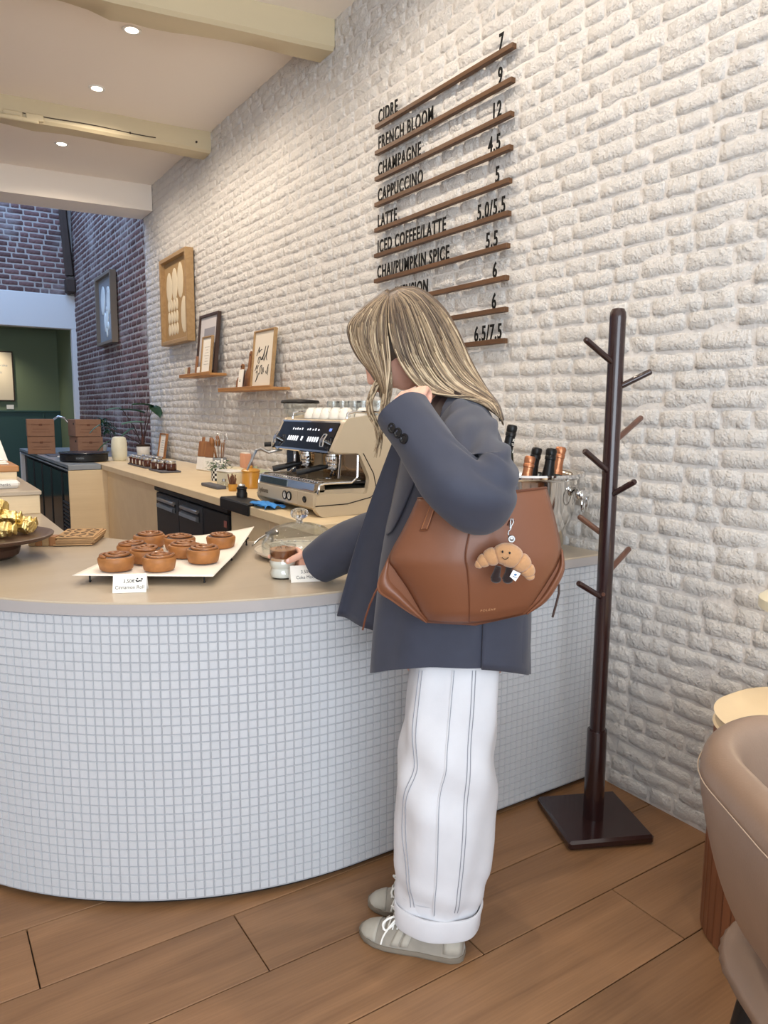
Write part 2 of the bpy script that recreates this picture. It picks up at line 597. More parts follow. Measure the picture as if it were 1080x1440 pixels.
def brick_shape(L, h, d, r, nx=6, nz=4, edge=.006, jit=.004):
    """front faces -x; rim sinks behind the mortar, the face itself is nearly flat and broken"""
    mb = MB()
    e1 = min(.011, L * .12)
    S_ = [-L / 2, -L / 2 + e1] + [(-.5 + i / (nx - 2) * 1.0) * (L - 2.6 * e1) for i in range(1, nx - 2)] + [L / 2 - e1, L / 2]
    T_ = [-h / 2, -h / 2 + .009, 0, h / 2 - .008, h / 2] if nz == 4 else [-h / 2, -h / 2 + .009, h / 2 - .008, h / 2]
    vs = []; tl = r.uniform(-.0035, .0035); tz = r.uniform(-.003, .003)
    for j, z0 in enumerate(T_):
        for i, y0 in enumerate(S_):
            e = (i in (0, len(S_) - 1)) + (j in (0, len(T_) - 1))
            y, z = y0, z0
            if e == 0:
                hgt = d * r.uniform(.55, 1.15) + tl * y0 / L * 2 + tz * z0 / h * 2
                if r.random() < .12: hgt -= d * .5
                y += r.uniform(-jit, jit); z += r.uniform(-jit * .5, jit * .5)
            else:
                hgt = -edge + r.uniform(-.001, .001)
                z += r.uniform(-.004, .003) * (jit / .004); y += r.uniform(-.003, .003) * (jit / .004)
                if e == 2: y *= .965; z *= .86
            vs.append((-hgt, y, z))
    w = len(S_)
    fs = [(j * w + i, (j + 1) * w + i, (j + 1) * w + i + 1, j * w + i + 1) for j in range(len(T_) - 1) for i in range(w - 1)]
    return vs, fs


def photo_px(P):
    d = Vector(P) - Vector((0, 0, CAM_H))
    x = d.dot(UAX); y = d.dot(VAX); z = d.z
    c, s = cos(PITCH), sin(PITCH); cr, sr = cos(ROLL), sin(ROLL)
    fw = y * c - z * s; up = y * s + z * c
    if fw < .05: return None
    return (540 + F_PX * (x * cr + up * sr) / fw, 720 - F_PX * (-x * sr + up * cr) / fw, fw)


def brick_field(parent, mat_, frame, courses, span, hb, size_fn, shape_kw, seed, max_parts, thick, gap=.003):
    """bricks laid in courses; frame(s, z) -> matrix placing a brick whose face looks along local -x"""
    r = random.Random(seed)
    variants = {}
    place = []
    for c in range(courses):
        s = span[0] - r.uniform(0, .2)
        z = (c + .5) * hb
        while s < span[1]:
            L = size_fn(r, c)
            a, b = max(s, span[0]), min(s + L, span[1])
            if b - a > .05:
                place.append(((a + b) / 2, z, b - a))
            s += L
    scored = []
    for (s, z, L) in place:
        Mx = frame(s, z)
        p = photo_px(Mx.translation)
        sc = -1
        if p and -20 < p[0] < 1100 and -20 < p[1] < 1460:
            q = photo_px(Mx @ Vector((0, L / 2, 0))); q2 = photo_px(Mx @ Vector((0, -L / 2, 0)))
            sc = abs(q[0] - q2[0]) * hb * F_PX / p[2] if q and q2 else -1
        scored.append((sc, s, z, L))
    scored.sort(key=lambda t: -t[0])
    stuff = MB()
    for i, (sc, s, z, L) in enumerate(scored):
        Mx = frame(s, z)
        if i < max_parts and sc > 0:
            key = (round(L * 50), r.randrange(4))
            if key not in variants:
                Lk = key[0] / 50
                vs, fs = brick_shape(Lk, hb * thick, **shape_kw, r=r)
                variants[key] = (MB().add(vs, fs).mesh('brick', mat_, True, 0), Lk)
            me, Lk = variants[key]
            o = link('brick', me, parent)
            o.matrix_local = Mx @ Matrix.Diagonal((1, (L - gap) / Lk, 1, 1))
        else:
            vs, fs = brick_shape(L - gap, hb * thick, **shape_kw, r=r)
            stuff.add(vs, fs, None, Mx)
    if stuff.v:
        part('further_bricks', stuff, mat_, parent, angle=0, kind='stuff')


def size_white(r, c):
    return r.choice([.16, .175, .185, .09, .1, .17, .12]) * r.uniform(.92, 1.08)


wr = struct('wall_right', MB().box((XW + .056, 3.3, 1.75), (.1, 8.66, 3.5)), M_mortarw, smooth=False)
brick_field(wr, M_whitebrick, lambda s, z: Matrix.Translation((XW + .006, s, z + .006 * sin(1.7 * s + 2.1 * z) + .003 * sin(5 * s + z * 31))) @ Matrix.Rotation(.02 * sin(7 * s + 23 * z), 4, 'X'), 58, (0.2, YJ), HB, size_white,
            dict(d=.0078, edge=.003, jit=.005), 11, 300, 1.0)

# ---- raw brick of the rear room
wrr = struct('wall_rear_right', MB().box((XW + .056, 9.46, 2.5), (.1, 3.68, 5.0)), M_rawmortar, smooth=False)


def size_raw(r, c):
    return r.choice([.2, .21, .2, .11]) * r.uniform(.95, 1.05)


brick_field(wrr, M_rawbrick, lambda s, z: Matrix.Translation((XW + .003, s, z + .6)), 62, (YJ + .01, YB - .01), .068, size_raw,
            dict(d=.004, edge=.003, nx=5, nz=3, jit=.0025), 21, 300, .74, .024)
wb = struct('wall_back', MB().box((0.0, YB + .056, 3.95), (4.3, .1, 2.1)), M_rawmortar, smooth=False)
brick_field(wb, M_rawbrick, lambda s, z: Matrix.Translation((s, YB + .003, z + 2.94)) @ Matrix.Rotation(pi / 2, 4, 'Z'), 28, (0.2, XW - .03), .072, size_raw,
            dict(d=.005, edge=.003, nx=5, nz=3, jit=.0025), 31, 200, .76, .018)
# white plaster surround of the opening in the rear wall (real thickness)
mb = MB().box((0.05, YB + .05, 2.71), (4.1, .16, .46), .006)
mb.box((2.065, YB + .05, 1.24), (.065, .16, 2.48), .004)
struct('trim_4', mb, M_plaster, smooth=False)
# green alcove behind the opening
mb = MB().box((0.2, 12.55, 1.3), (3.7, .1, 2.7))
wg = struct('wall_alcove', mb, M_green, smooth=False)
struct('wall_alcove_right', MB().box((2.07, 11.95, 1.3), (.08, 1.15, 2.7)), M_green, smooth=False)
struct('trim_5', MB().box((0.1, 11.95, 2.6), (4.0, 1.2, .08)), M_green, smooth=False)
mb = MB().box((0.2, 12.488, .66), (3.66, .024, 1.32), .003); mb.box((0.2, 12.478, 1.325), (3.66, .045, .025), .004)
for x in (.2, 1.0, 1.78): mb.box((x, 12.472, .66), (.03, .02, 1.28), .004)
dado = struct('trim_6', mb, M_greendado, smooth=False)
# dark old timber in the corner of the rear room, on a corbel
mb = MB().tube([(2.0, 11.22, 4.9), (1.985, 11.22, 4.0), (2.035, 11.22, 3.2)], [.05, .055, .06], 6)
mb.box((2.03, 11.2, 3.06), (.13, .16, .2), .02)
struct('trim_7', mb, M_timber)
# remaining shell: left wall, front wall with the shop window opening, rear ceiling edge
struct('wall_left', MB().box((-2.62, 4.4, 2.5), (.1, 15.2, 5.2)), M_plaster, smooth=False)
mb = MB().box((-.3, -2.75, .2), (5.0, .1, .5)); mb.box((-.3, -2.75, 3.3), (5.0, .1, .5))
mb.box((-2.4, -2.75, 1.7), (.4, .1, 2.8)); mb.box((1.9, -2.75, 1.7), (.4, .1, 2.8))
struct('wall_front', mb, M_plaster, smooth=False)
mb = MB().box((2.14, -1.9, 1.75), (.1, 1.8, 3.5))
struct('wall_right_front', mb, M_plaster, smooth=False)
mb = MB().box((-.3, 7.9, 5.05), (4.8, .4, .1)); mb.box((-.3, 11.3, 5.05), (4.8, .4, .1)); mb.box((-1.9, 9.6, 5.05), (1.5, 3.2, .1))
struct('trim_8', mb, M_plaster, smooth=False)

# ---- recessed downlights (ring, lens and a real spot lamp each)
dl = None
spots = [(1.2, 4.483, 'downlight nearest the front ceiling beam'), (1.2, 5.381, 'middle downlight between the two ceiling beams'),
         (1.185, 6.61, 'downlight beyond the far ceiling beam'),
         (1.25, 2.75, 'downlight above the menu rails'), (1.3, 1.55, 'downlight above the coat rack'), (1.3, .5, 'downlight above the round chair'),
         (-.3, 2.75, 'left downlight above the curved counter'), (-.3, 4.48, 'left downlight behind the counter'), (-.3, 1.0, 'left downlight in front of the counter')]
for x, y, lab in spots:
    if dl is None:
        dl = thing('downlight', 'small round recessed ' + lab, 'ceiling light', (x, y, ZC), 0, 'recessed ceiling downlights')
        part('trim_ring', MB().lathe([(.036, -.004), (.05, -.006), (.053, -.002), (.053, .004), (.036, .004), (.036, -.004)], 28, cap0=False, cap1=False), M_white, dl)
        part('lens', MB().lathe([(.0005, -.003), (.036, -.003), (.036, .002), (.0005, .002)], 24), M_lampglow, dl)
    else:
        dup(dl, (x, y, ZC), label='small round recessed ' + lab)
    d = bpy.data.lights.new('downlight_lamp', 'SPOT'); d.energy = DOWNLIGHT_W * ((1 if y > 2 else .75) if x > 0 else .6); d.color = DOWNLIGHT_COL
    d.spot_size = radians(166); d.spot_blend = .55; d.shadow_soft_size = .028
    lo = bpy.data.objects.new('downlight_lamp', d); COL.objects.link(lo); lo.location = (x, y, ZC - .012)
# wall washer in the green alcove and strip lamps inside the room's own fittings
d = bpy.data.lights.new('alcove_lamp', 'SPOT'); d.energy = 62; d.color = (1, .86, .66); d.spot_size = radians(120); d.spot_blend = .8; d.shadow_soft_size = .04
lo = bpy.data.objects.new('alcove_lamp', d); COL.objects.link(lo); lo.location = (1.0, 12.1, 2.54)

# ================================================================ FRONT COUNTER (curved, mosaic)
CR, CX, CY = 1.15, 1.05, 2.885          # arc radius and centre of the tiled face; straight part at Y = CY - CR
TP = .025                                # tile pitch
ZT = .86                                 # counter top


def front_path(s, off=0.0):
    """point and outward normal on the tiled face, s metres from the right wall; off = outwards"""
    L0 = XW - CX
    if s <= L0:
        return (XW - s, CY - CR - off), (0, -1)
    a = (s - L0) / CR
    if a <= pi / 2:
        return (CX - (CR + off) * sin(a), CY - (CR + off) * cos(a)), (-sin(a), -cos(a))
    y = s - L0 - CR * pi / 2
    return (CX - CR - off, CY + y), (-1, 0)


fc = thing('front_counter', 'curved service counter faced with small white mosaic tiles under an oak top', 'counter', (CX, CY, 0))
smax = XW - CX + CR * pi / 2 + 1.6
# grout backing + inner carcass
outer = [front_path(s)[0] for s in np.linspace(0.024, smax, 90)]
inner = [(.51, CY + 1.6), (.51, 3.12), (.56, 3.0), (.66, 2.86), (.78, 2.73), (.92, 2.62), (1.08, 2.575), (2.066, 2.57)]
poly = outer + [(p[0], p[1]) for p in inner]
part('backing', MB().prism(poly, .018, .825), M_grout, fc, world=True, smooth=False)
outer_k = [front_path(s, -.02)[0] for s in np.linspace(0.03, smax - .01, 70)]
part('toe_kick', MB().prism(outer_k + [(p[0], p[1]) for p in inner], .0, .02), M_darkgap, fc, world=True, smooth=False)
# oak top with a small overhang
outer_t = [front_path(s, .012)[0] for s in np.linspace(0.024, smax, 110)]
inner_t = [(.512, CY + 1.6), (.512, 3.12), (.535, 3.08), (.60, 2.97), (.67, 2.86), (.78, 2.735), (.92, 2.64), (1.08, 2.585), (1.3, 2.575), (2.066, 2.572)]
pt = outer_t + inner_t
n = len(pt)


def inset(poly, d):
    out = []
    m = len(poly)
    for i in range(m):
        a, b, c = Vector(poly[i - 1]), Vector(poly[i]), Vector(poly[(i + 1) % m])
        t = (c - a).normalized() if (c - a).length > 1e-9 else Vector((1, 0))
        out.append((b.x + d * t.y * 1, b.y - d * t.x * 1))
    return out


part('counter_edge', MB().prism(pt, .825, .8545), M_edge, fc, world=True, smooth=False, label='grey edge of the counter top')  # slab under the thin oak surface, coloured grey
rings = [[(x, y, z) for x, y in q] for q, z in ((pt, .8545), (pt, .857), (inset(pt, .003), .860))]
part('oak_top', MB().loft(rings), M_worktop, fc, world=True, angle=30, label='oak counter top')
# mosaic tiles
ncol = int((XW - CX + CR * pi / 2 + .1) / TP)
hw = TP / 2 - .0011
tv = [(-hw, 0, -hw), (hw, 0, -hw), (hw, 0, hw), (-hw, 0, hw)]
b_ = .0014
tv2 = [(-hw + b_, -.0034, -hw + b_), (hw - b_, -.0034, -hw + b_), (hw - b_, -.0034, hw - b_), (-hw + b_, -.0034, hw - b_)]
tf = [(4, 5, 6, 7), (0, 1, 5, 4), (1, 2, 6, 5), (2, 3, 7, 6), (3, 0, 4, 7)]
cand = []
rt = random.Random(5)
for c in range(ncol):
    s = .022 + (c + .5) * TP
    (x, y), nm = front_path(s)
    for r in range(32):
        z = .022 + (r + .5) * TP
        p = photo_px((x, y, z))
        a = -1
        if p and 0 < p[0] < 1080 and 0 < p[1] < 1440:
            face = (Vector((-x, -y)).normalized()).dot(Vector(nm))
            hid = (560 < p[0] < 690)
            a = -1 if hid else max(face, 0) / p[2] ** 2
        M = Matrix.Translation((x, y, z)) @ Matrix.Rotation(atan2(nm[0], -nm[1]), 4, 'Z') @ Matrix.Rotation(rt.uniform(-.012, .012), 4, 'Z') @ Matrix.Rotation(rt.uniform(-.012, .012), 4, 'X')
        cand.append((a, M))
cand.sort(key=lambda t: -t[0])
tile_me = MB().add(tv + tv2, tf).mesh('tile', M_tile, False)
inv = WM[fc.name].inverted()
stuff = MB()
for i, (a, M) in enumerate(cand):
    if i < 300:
        o = link('tile', tile_me, fc); o.matrix_local = inv @ M
    else:
        stuff.add(tv + tv2, tf, None, M)
part('further_tiles', stuff, M_tile, fc, world=True, smooth=False, kind='stuff')

# ---- display plinths on the left run
p1 = thing('display_plinth', 'low beige wooden plinth on the left run of the counter', 'plinth', (.2, 4.1, ZT))
part('body', MB().box((.13, 4.22, ZT + .045), (.755, .85, .09), .003), M_beige, p1, world=True)
part('top_board', MB().box((.13, 4.22, ZT + .1), (.77, .87, .02), .003), M_worktop, p1, world=True)
p2 = thing('display_plinth', 'upper beige plinth with a warm wooden board at the left edge', 'plinth', (.15, 4.5, ZT + .11))
part('body', MB().box((.11, 4.46, ZT + .145), (.68, .7, .07), .003), M_beige, p2, world=True)
M_board = wood('warm_board', (196, 142, 84), (170, 116, 62), .4, 0, 1.5, .03, .05)
part('top_board', MB().box((.11, 4.46, ZT + .195), (.7, .72, .03), .004), M_board, p2, world=True)

# ================================================================ BACK COUNTER ALONG THE WALL
ZB = .90
M_counterdark = mat('dark_green_black', (22, 32, 34), .12, spec=.6)
M_greytop = mat('pale_grey', (150, 158, 166), .25, noise=.05, nscale=15)  # one blue-grey for the rear top, pots and prints
bc = thing('back_counter', 'long beige wooden counter against the white brick wall holding the coffee machine', 'counter', (1.72, 4.9, 0))
part('worktop', MB().box((1.71, 5.03, ZB - .022), (.72, 4.86, .044), .003), M_beige, bc, world=True)  # lighter than the front oak: warm downlight put into the colour
for (ya, yb) in ((2.6, 3.125), (3.131, 3.61), (4.985, 6.45)):
    part('front_panel', MB().box((1.40, (ya + yb) / 2, .43), (.02, yb - ya, .84), .002), M_beige, bc, world=True)
part('carcass', MB().box((1.74, 3.1, .425), (.64, .96, .85)).box((1.74, 6.19, .425), (.64, 2.38, .85)).box((2.05, 4.3, .425), (.03, 1.4, .85)), M_beige, bc, world=True)
part('toe_kick', MB().box((1.43, 3.1, .03), (.02, .9, .06)), M_black, bc, world=True)

fr = thing('undercounter_fridge', 'black two-door fridge with silver handles built under the back counter', 'fridge', (1.7, 4.29, 0))
M_fridge = mat('fridge_black', (33, 36, 42), .45)
part('cabinet', MB().box((1.70, 4.295, .43), (.60, 1.355, .80), .004), M_fridge, fr, world=True)
part('top_rail', MB().box((1.388, 4.295, .835), (.03, 1.355, .03), .004), M_black, fr, world=True)
for (ya, yb) in ((4.45, 4.93), (4.01, 4.44)):
    d_ = part('door', MB().box((1.388, (ya + yb) / 2, .43), (.03, yb - ya, .76), .006), M_fridge, fr, world=True)
    ym = (ya + yb) / 2 - .005; hw_ = (yb - ya) * .36
    mb = MB().box((1.366, ym, .774), (.028, 2 * hw_, .022), .006)
    mb.loft([[(1.371, y, .712), (1.350, y, .722), (1.352, y, .742), (1.371, y, .75)] for y in (ym - hw_, ym + hw_)])
    part('handle', mb, M_steel, d_, world=True, label='brushed steel recessed handle')
    part('recess', MB().box((1.371, ym, .745), (.008, 2 * hw_, .06), .002), M_black, d_, world=True)
vp = part('vent_panel', MB().box((1.391, 3.81, .43), (.03, .38, .76), .004), M_black, fr, world=True)
part('control_label', MB().box((1.374, 3.655, .76), (.004, .035, .035), .001), mat('red_label', (150, 92, 84), .5), vp, world=True)
part('control_switch', MB().box((1.374, 3.665, .69), (.006, .03, .03), .002), mat('switch_blue', (190, 214, 235), .3), vp, world=True)

# black tamping mat hanging over the worktop edge, knock box on it
tm = thing('tamping_mat', 'black rubber tamping mat folded over the back counter edge', 'mat', (1.43, 3.44, ZB))
mb = MB().box((1.393, 3.44, ZB + .007), (.112, .37, .012), .004).box((1.3405, 3.44, ZB - .019), (.012, .37, .055), .003)
part('pad', mb, M_black, tm, world=True)
kb = thing('coffee_tamper', 'small black round tamper standing on the black mat by the machine', 'tamper', (1.425, 3.545, ZB + .0135))
part('base', MB().lathe([(.028, 0), (.028, .02), (.024, .026), (.024, .04), (.028, .044), (.026, .05), (.001, .05)], 20), M_black, kb)
part('knob', MB().lathe([(.001, .05), (.016, .05), (.02, .058), (.012, .066), (.001, .068)], 16), M_steel, kb)

# blue cloth under the machine's corner
bl = MB()
r9 = random.Random(4)
bl.sheet(lambda s, t: (1.352 + .10 * s + .012 * sin(9 * t), 3.09 + .20 * t + .01 * sin(11 * s), ZB + .004 + .018 * abs(sin(7 * s + 3 * t)) * (1 - .4 * s) + .012 * abs(sin(13 * t + 2 * s)) * (.2 + .8 * sin(pi * s) * sin(pi * t))), 14, 16)
o = part('cleaning_cloth', bl, mat('blue_cloth', (62, 140, 214), .8, bump=.3, bscale=300), None, solid=.002, angle=60)
o['label'] = 'crumpled bright blue cloth tucked under the coffee machine'; o['category'] = 'cloth'

# ================================================================ COFFEE MACHINE
M_mach = mat('champagne_enamel', (198, 182, 156), .32, .15, coat=.3)
M_machd = mat('machine_black_glass', (14, 13, 18), .12)
M_display = mat('display_white', (236, 240, 245), .5, emit=(230, 238, 250), estr=.7)
cm = thing('espresso_machine', 'large champagne coloured two-group espresso machine on the back counter', 'coffee machine', (1.72, 3.08, ZB))
YN, YF = 2.775, 3.375


def yprism(poly_xz, ya, yb):
    n = len(poly_xz)
    mb = MB()
    mb.add([(x, ya, z) for x, z in poly_xz] + [(x, yb, z) for x, z in poly_xz],
           [tuple(range(n)), tuple(reversed(range(n, 2 * n)))] + [(i, n + i, n + (i + 1) % n, (i + 1) % n) for i in range(n)])
    return mb


def rounded(poly, r, k=4):
    out = []
    m = len(poly)
    for i in range(m):
        p0, p1, p2 = Vector(poly[i - 1]), Vector(poly[i]), Vector(poly[(i + 1) % m])
        a = (p0 - p1); b = (p2 - p1)
        ra = min(r, a.length * .45, b.length * .45)
        A = p1 + a.normalized() * ra; B = p1 + b.normalized() * ra
        for j in range(k + 1):
            t = j / k
            out.append(tuple((1 - t) ** 2 * A + 2 * t * (1 - t) * p1 + t * t * B))
    return out


for x, y in ((1.52, 2.85), (1.52, 3.30), (1.92, 2.85), (1.92, 3.30)):
    part('foot', MB().lathe([(.024, 0), (.026, .004), (.020, .022)], 14, (x, y, ZB)), M_black, cm, world=True)
# base with drip tray
part('base', yprism(rounded([(1.475, .920), (2.03, .920), (2.03, 1.015), (1.452, 1.015), (1.445, .945)], .012), YN + .012, YF - .012), M_mach, cm, world=True, angle=30)
part('front_plate', yprism(rounded([(1.438, .940), (1.452, .938), (1.455, 1.004), (1.44, 1.004)], .003), 2.93, YF - .004), M_mach, cm, world=True)
part('front_plate', yprism(rounded([(1.438, .940), (1.452, .938), (1.455, 1.004), (1.44, 1.004)], .003), YN + .004, 2.926), M_mach, cm, world=True)
fp2 = part('tray_rim', yprism(rounded([(1.444, 1.006), (1.50, 1.006), (1.50, 1.046), (1.452, 1.046)], .006), YN + .012, YF - .01), M_chrome, cm, world=True)
part('tray_window', yprism([(1.4425, 1.010), (1.447, 1.010), (1.452, 1.040), (1.447, 1.040)], 3.05, YF - .03), mat('smoked_glass', (40, 52, 52), .08), cm, world=True)
gr = MB().box((1.66, 3.075, 1.040), (.36, .56, .008))
part('drip_tray', gr, M_black, cm, world=True)
for i in range(22):
    part('grid_bar', MB().box((1.66, 2.82 + i * .0243, 1.047), (.36, .010, .007), .002), M_chrome, cm, world=True)
# rear body and head
part('back_body', yprism(rounded([(1.80, 1.02), (2.03, 1.02), (2.03, 1.30), (1.80, 1.30)], .01), YN + .02, YF - .02), M_steel, cm, world=True)
part('splash_back', MB().box((1.797, 3.075, 1.115), (.006, .55, .15)), mat('copper_reflector', (190, 150, 106), .12, 1.0), cm, world=True)
part('head', yprism(rounded([(1.533, 1.168), (2.0, 1.168), (2.02, 1.30), (1.605, 1.318), (1.590, 1.306)], .012), YN + .018, YF - .018), M_mach, cm, world=True, angle=30)
# slanted dark control glass
def slant(t, off=0.0):
    x0, z0, x1, z1 = 1.527, 1.180, 1.586, 1.300
    nx, nz = -(z1 - z0), (x1 - x0); l = sqrt(nx * nx + nz * nz)
    return (x0 + (x1 - x0) * t + nx / l * off, z0 + (z1 - z0) * t + nz / l * off)


def slant_box(ya, yb, t0, t1, o0, o1):
    a, b, c, d_ = slant(t0, o0), slant(t1, o0), slant(t1, o1), slant(t0, o1)
    return yprism([a, b, c, d_], ya, yb)


cp = part('control_panel', slant_box(YN + .022, YF - .012, 0, 1, -.004, .006), M_machd, cm, world=True)
part('panel_trim', slant_box(YN + .018, YF - .008, 1.0, 1.06, -.004, .009), M_chrome, cm, world=True)
part('panel_lower_trim', slant_box(YN + .018, YF - .008, -.07, 0.0, -.006, .008), M_chrome, cm, world=True)
for k in range(5):
    for base in (2.93, 3.135):
        part('button', slant_box(base + k * .0225, base + k * .0225 + .010, .28, .46, .006, .0085), M_display, cp, world=True)
part('button', slant_box(3.085, 3.098, .30, .46, .006, .0085), M_display, cp, world=True)
for k, y in enumerate([2.955, 2.985, 3.010, 3.04, 3.062, 3.12, 3.145, 3.168, 3.19, 3.214]):
    part('label_mark', slant_box(y, y + .010, .70, .76 + .02 * (k % 2), .006, .0068), M_display, cp, world=True)
part('digit_display', slant_box(2.84, 2.862, .70, .80, .006, .0068), mat('blue_digits', (120, 150, 230), .5, emit=(110, 140, 230), estr=.5), cp, world=True)
for y in (2.845, 3.335):
    mb = MB()
    lo, hi = slant(.10, .02), slant(.52, .024)
    for dy in (-.013, .013):
        mb.tube([(lo[0], y + dy, lo[1]), (slant(.3, .030)[0], y + dy, slant(.3, .030)[1]), (hi[0], y + dy, hi[1])], .0035, 6)
    mb.tube([(lo[0], y - .013, lo[1]), (lo[0], y + .013, lo[1])], .0035, 6).tube([(hi[0], y - .013, hi[1]), (hi[0], y + .013, hi[1])], .0035, 6)
    mb.cyl((slant(.3, .0)[0], y, slant(.3, .0)[1]), (slant(.3, .03)[0], y, slant(.3, .03)[1]), .012)
    part('steam_lever', mb, M_chrome, cm, world=True)
# near and far side panels with the cut-out
side = rounded([(1.47, .900), (2.04, .905), (2.04, 1.315), (1.72, 1.340), (1.60, 1.322), (1.586, 1.306), (1.522, 1.178), (1.66, 1.172), (1.715, 1.06), (1.700, .990), (1.62, 1.000), (1.452, 1.000), (1.440, .935)], .016)
for (ya, yb) in ((YN - .012, YN + .018), (YF - .018, YF + .012)):
    sp_ = part('side_panel', yprism(side, ya, yb), M_mach, cm, world=True, angle=30)
    y = ya - .001 if ya < 3 else yb + .001
    part('seam', MB().tube([(1.442, y, .950), (1.60, y, .952), (1.72, y, .975), (1.752, y, 1.0), (1.735, y, 1.08), (1.68, y, 1.172)], .0022, 6), M_darkgap, sp_, world=True)
    part('chrome_edge', MB().tube([(1.452, y, 1.002), (1.462, y, 1.040), (1.485, y, 1.046), (1.62, y, 1.046), (1.650, y, 1.07), (1.652, y, 1.165)], .006, 8), M_chrome, cm, world=True)
# group heads with portafilters
for y in (2.945, 3.205):
    g = part('group_head', MB().lathe([(.001, 0), (.034, 0), (.036, .012), (.036, .03), (.030, .034), (.030, .056), (.001, .056)], 20, (1.63, y, 1.118)), M_chrome, cm, world=True)
    part('filter_holder', MB().lathe([(.001, -.02), (.012, -.02), (.03, -.012), (.034, .004), (.034, .012), (.001, .012)], 20, (1.63, y, 1.104)), M_chrome, g, world=True)
    part('handle', MB().tube([(1.60, y + .01, 1.103), (1.575, y + .02, 1.100), (1.52, y + .045, 1.086), (1.475, y + .065, 1.076)], [.008, .013, .014, .015], 10), M_black, g, world=True, label='black portafilter handle')
    part('spout', MB().tube([(1.63, y, 1.09), (1.625, y, 1.075), (1.612, y - .012, 1.064)], .007, 8).tube([(1.63, y, 1.08), (1.642, y + .012, 1.064)], .007, 8), M_chrome, g, world=True)
part('hot_water_spout', MB().tube([(1.60, 2.82, 1.17), (1.595, 2.82, 1.12), (1.59, 2.822, 1.06)], .006, 8), M_chrome, cm, world=True)
# steam wand at the far end
part('steam_wand', MB().tube([(1.56, 3.345, 1.165), (1.50, 3.37, 1.150), (1.475, 3.40, 1.166), (1.455, 3.42, 1.160), (1.435, 3.43, 1.115), (1.415, 3.445, 1.06)], [.008, .008, .008, .007, .006, .005], 8), M_steel, cm, world=True)
part('wand_grip', MB().tube([(1.52, 3.385, 1.19), (1.49, 3.40, 1.188)], .012, 8), M_black, cm, world=True)
# logo, gauges, switch on the front plate
vs, fs = text_mesh('byfimanta', .034, .0005, .82, shear=.25)
Mt = Matrix.Translation((1.4375, 3.352, .962)) @ Matrix(((0, 0, -1, 0), (-1, 0, 0, 0), (0, 1, 0, 0), (0, 0, 0, 1)))
part('logo', MB().add(vs, fs, None, Mt), mat('logo_grey', (120, 104, 84), .5), cm, world=True, smooth=False)
for y, rr in ((3.055, .021), (3.008, .021), (2.855, .014)):
    Mr = Matrix.Translation((1.4385, y, .972)) @ Matrix.Rotation(-pi / 2, 4, 'Y')
    gg = part('gauge', MB().lathe([(.001, 0), (rr, 0), (rr, .005), (rr * .8, .006), (rr * .8, .003), (.001, .003)], 24, M=Mr), M_black, cm, world=True)
    part('dial', MB().lathe([(.001, .0032), (rr * .72, .0032), (rr * .72, .0036), (.001, .0036)], 20, M=Mr), M_white if rr > .02 else M_steel, gg, world=True)
    part('needle', MB().box((1.4338, y, .975), (.001, .003, rr * .9)), M_ink, gg, world=True)
# cup rail on top
mb = MB()
for y in (YN + .03, YF - .03):
    mb.tube([(1.62, y, 1.318), (1.625, y, 1.345), (1.66, y, 1.352), (1.98, y, 1.352), (2.0, y, 1.32)], .006, 8)
mb.tube([(1.99, YN + .03, 1.352), (1.99, YF - .03, 1.352)], .006, 8)
part('cup_rail', mb, M_chrome, cm, world=True)
part('cup_tray', MB().box((1.81, 3.075, 1.312), (.36, .55, .012), .004), M_steel, cm, world=True)

# cups stacked upside down on the machine
M_cup = mat('white_porcelain', (240, 236, 226), .22, coat=.3)
cup0 = None
cuplabs = ['white cup at the far end on top of the coffee machine', 'second white cup from the far end on the machine', 'white cup in the middle on top of the machine', 'white cup right of the middle on the machine',
           'white cup before the near end on top of the machine', 'white cup at the near end beside the woman']
for i, (x, y) in enumerate([(1.70, 3.29), (1.70, 3.207), (1.695, 3.118), (1.70, 3.04), (1.705, 2.955), (1.745, 2.872)]):
    if cup0 is None:
        cup0 = thing('coffee_cup', 'upturned ' + cuplabs[0], 'cup', (x, y, 1.3195), 0, 'cups warming on the espresso machine')
        part('bowl', MB().lathe([(.038, 0), (.0395, .004), (.036, .022), (.026, .044), (.020, .048), (.019, .053), (.016, .053), (.016, .048), (.001, .047)], 24), M_cup, cup0)
        part('handle', MB().tube([(0, -.035, .012), (0, -.052, .016), (0, -.054, .030), (0, -.028, .038)], .0045, 8), M_cup, cup0)
    else:
        dup(cup0, (x, y, 1.3195), r9.uniform(-.25, .25), 'upturned ' + cuplabs[i])
gl0 = None
for i, (x, y, lab) in enumerate([(1.80, 3.25, 'clear tumbler behind the far cups on the machine'), (1.81, 3.06, 'clear tumbler behind the middle cups on the machine'), (1.82, 2.86, 'clear tumbler behind the near cups on the machine'),
                                 (1.80, 2.96, 'clear tumbler between the rear glasses, right of centre on the machine'), (1.80, 3.155, 'clear tumbler left of centre behind the cups')]):
    if gl0 is None:
        gl0 = thing('tumbler', lab, 'glass', (x, y, 1.3195), 0, 'glasses on the espresso machine')
        part('wall', MB().lathe([(.036, 0), (.032, .085), (.030, .085), (.030, .078), (.034, .001)], 20, cap0=False, cap1=False), M_glass, gl0)
        part('base', MB().lathe([(.001, .076), (.031, .076), (.031, .086), (.001, .086)], 20), M_glass, gl0)
    else:
        dup(gl0, (x, y, 1.3195), 0, lab)
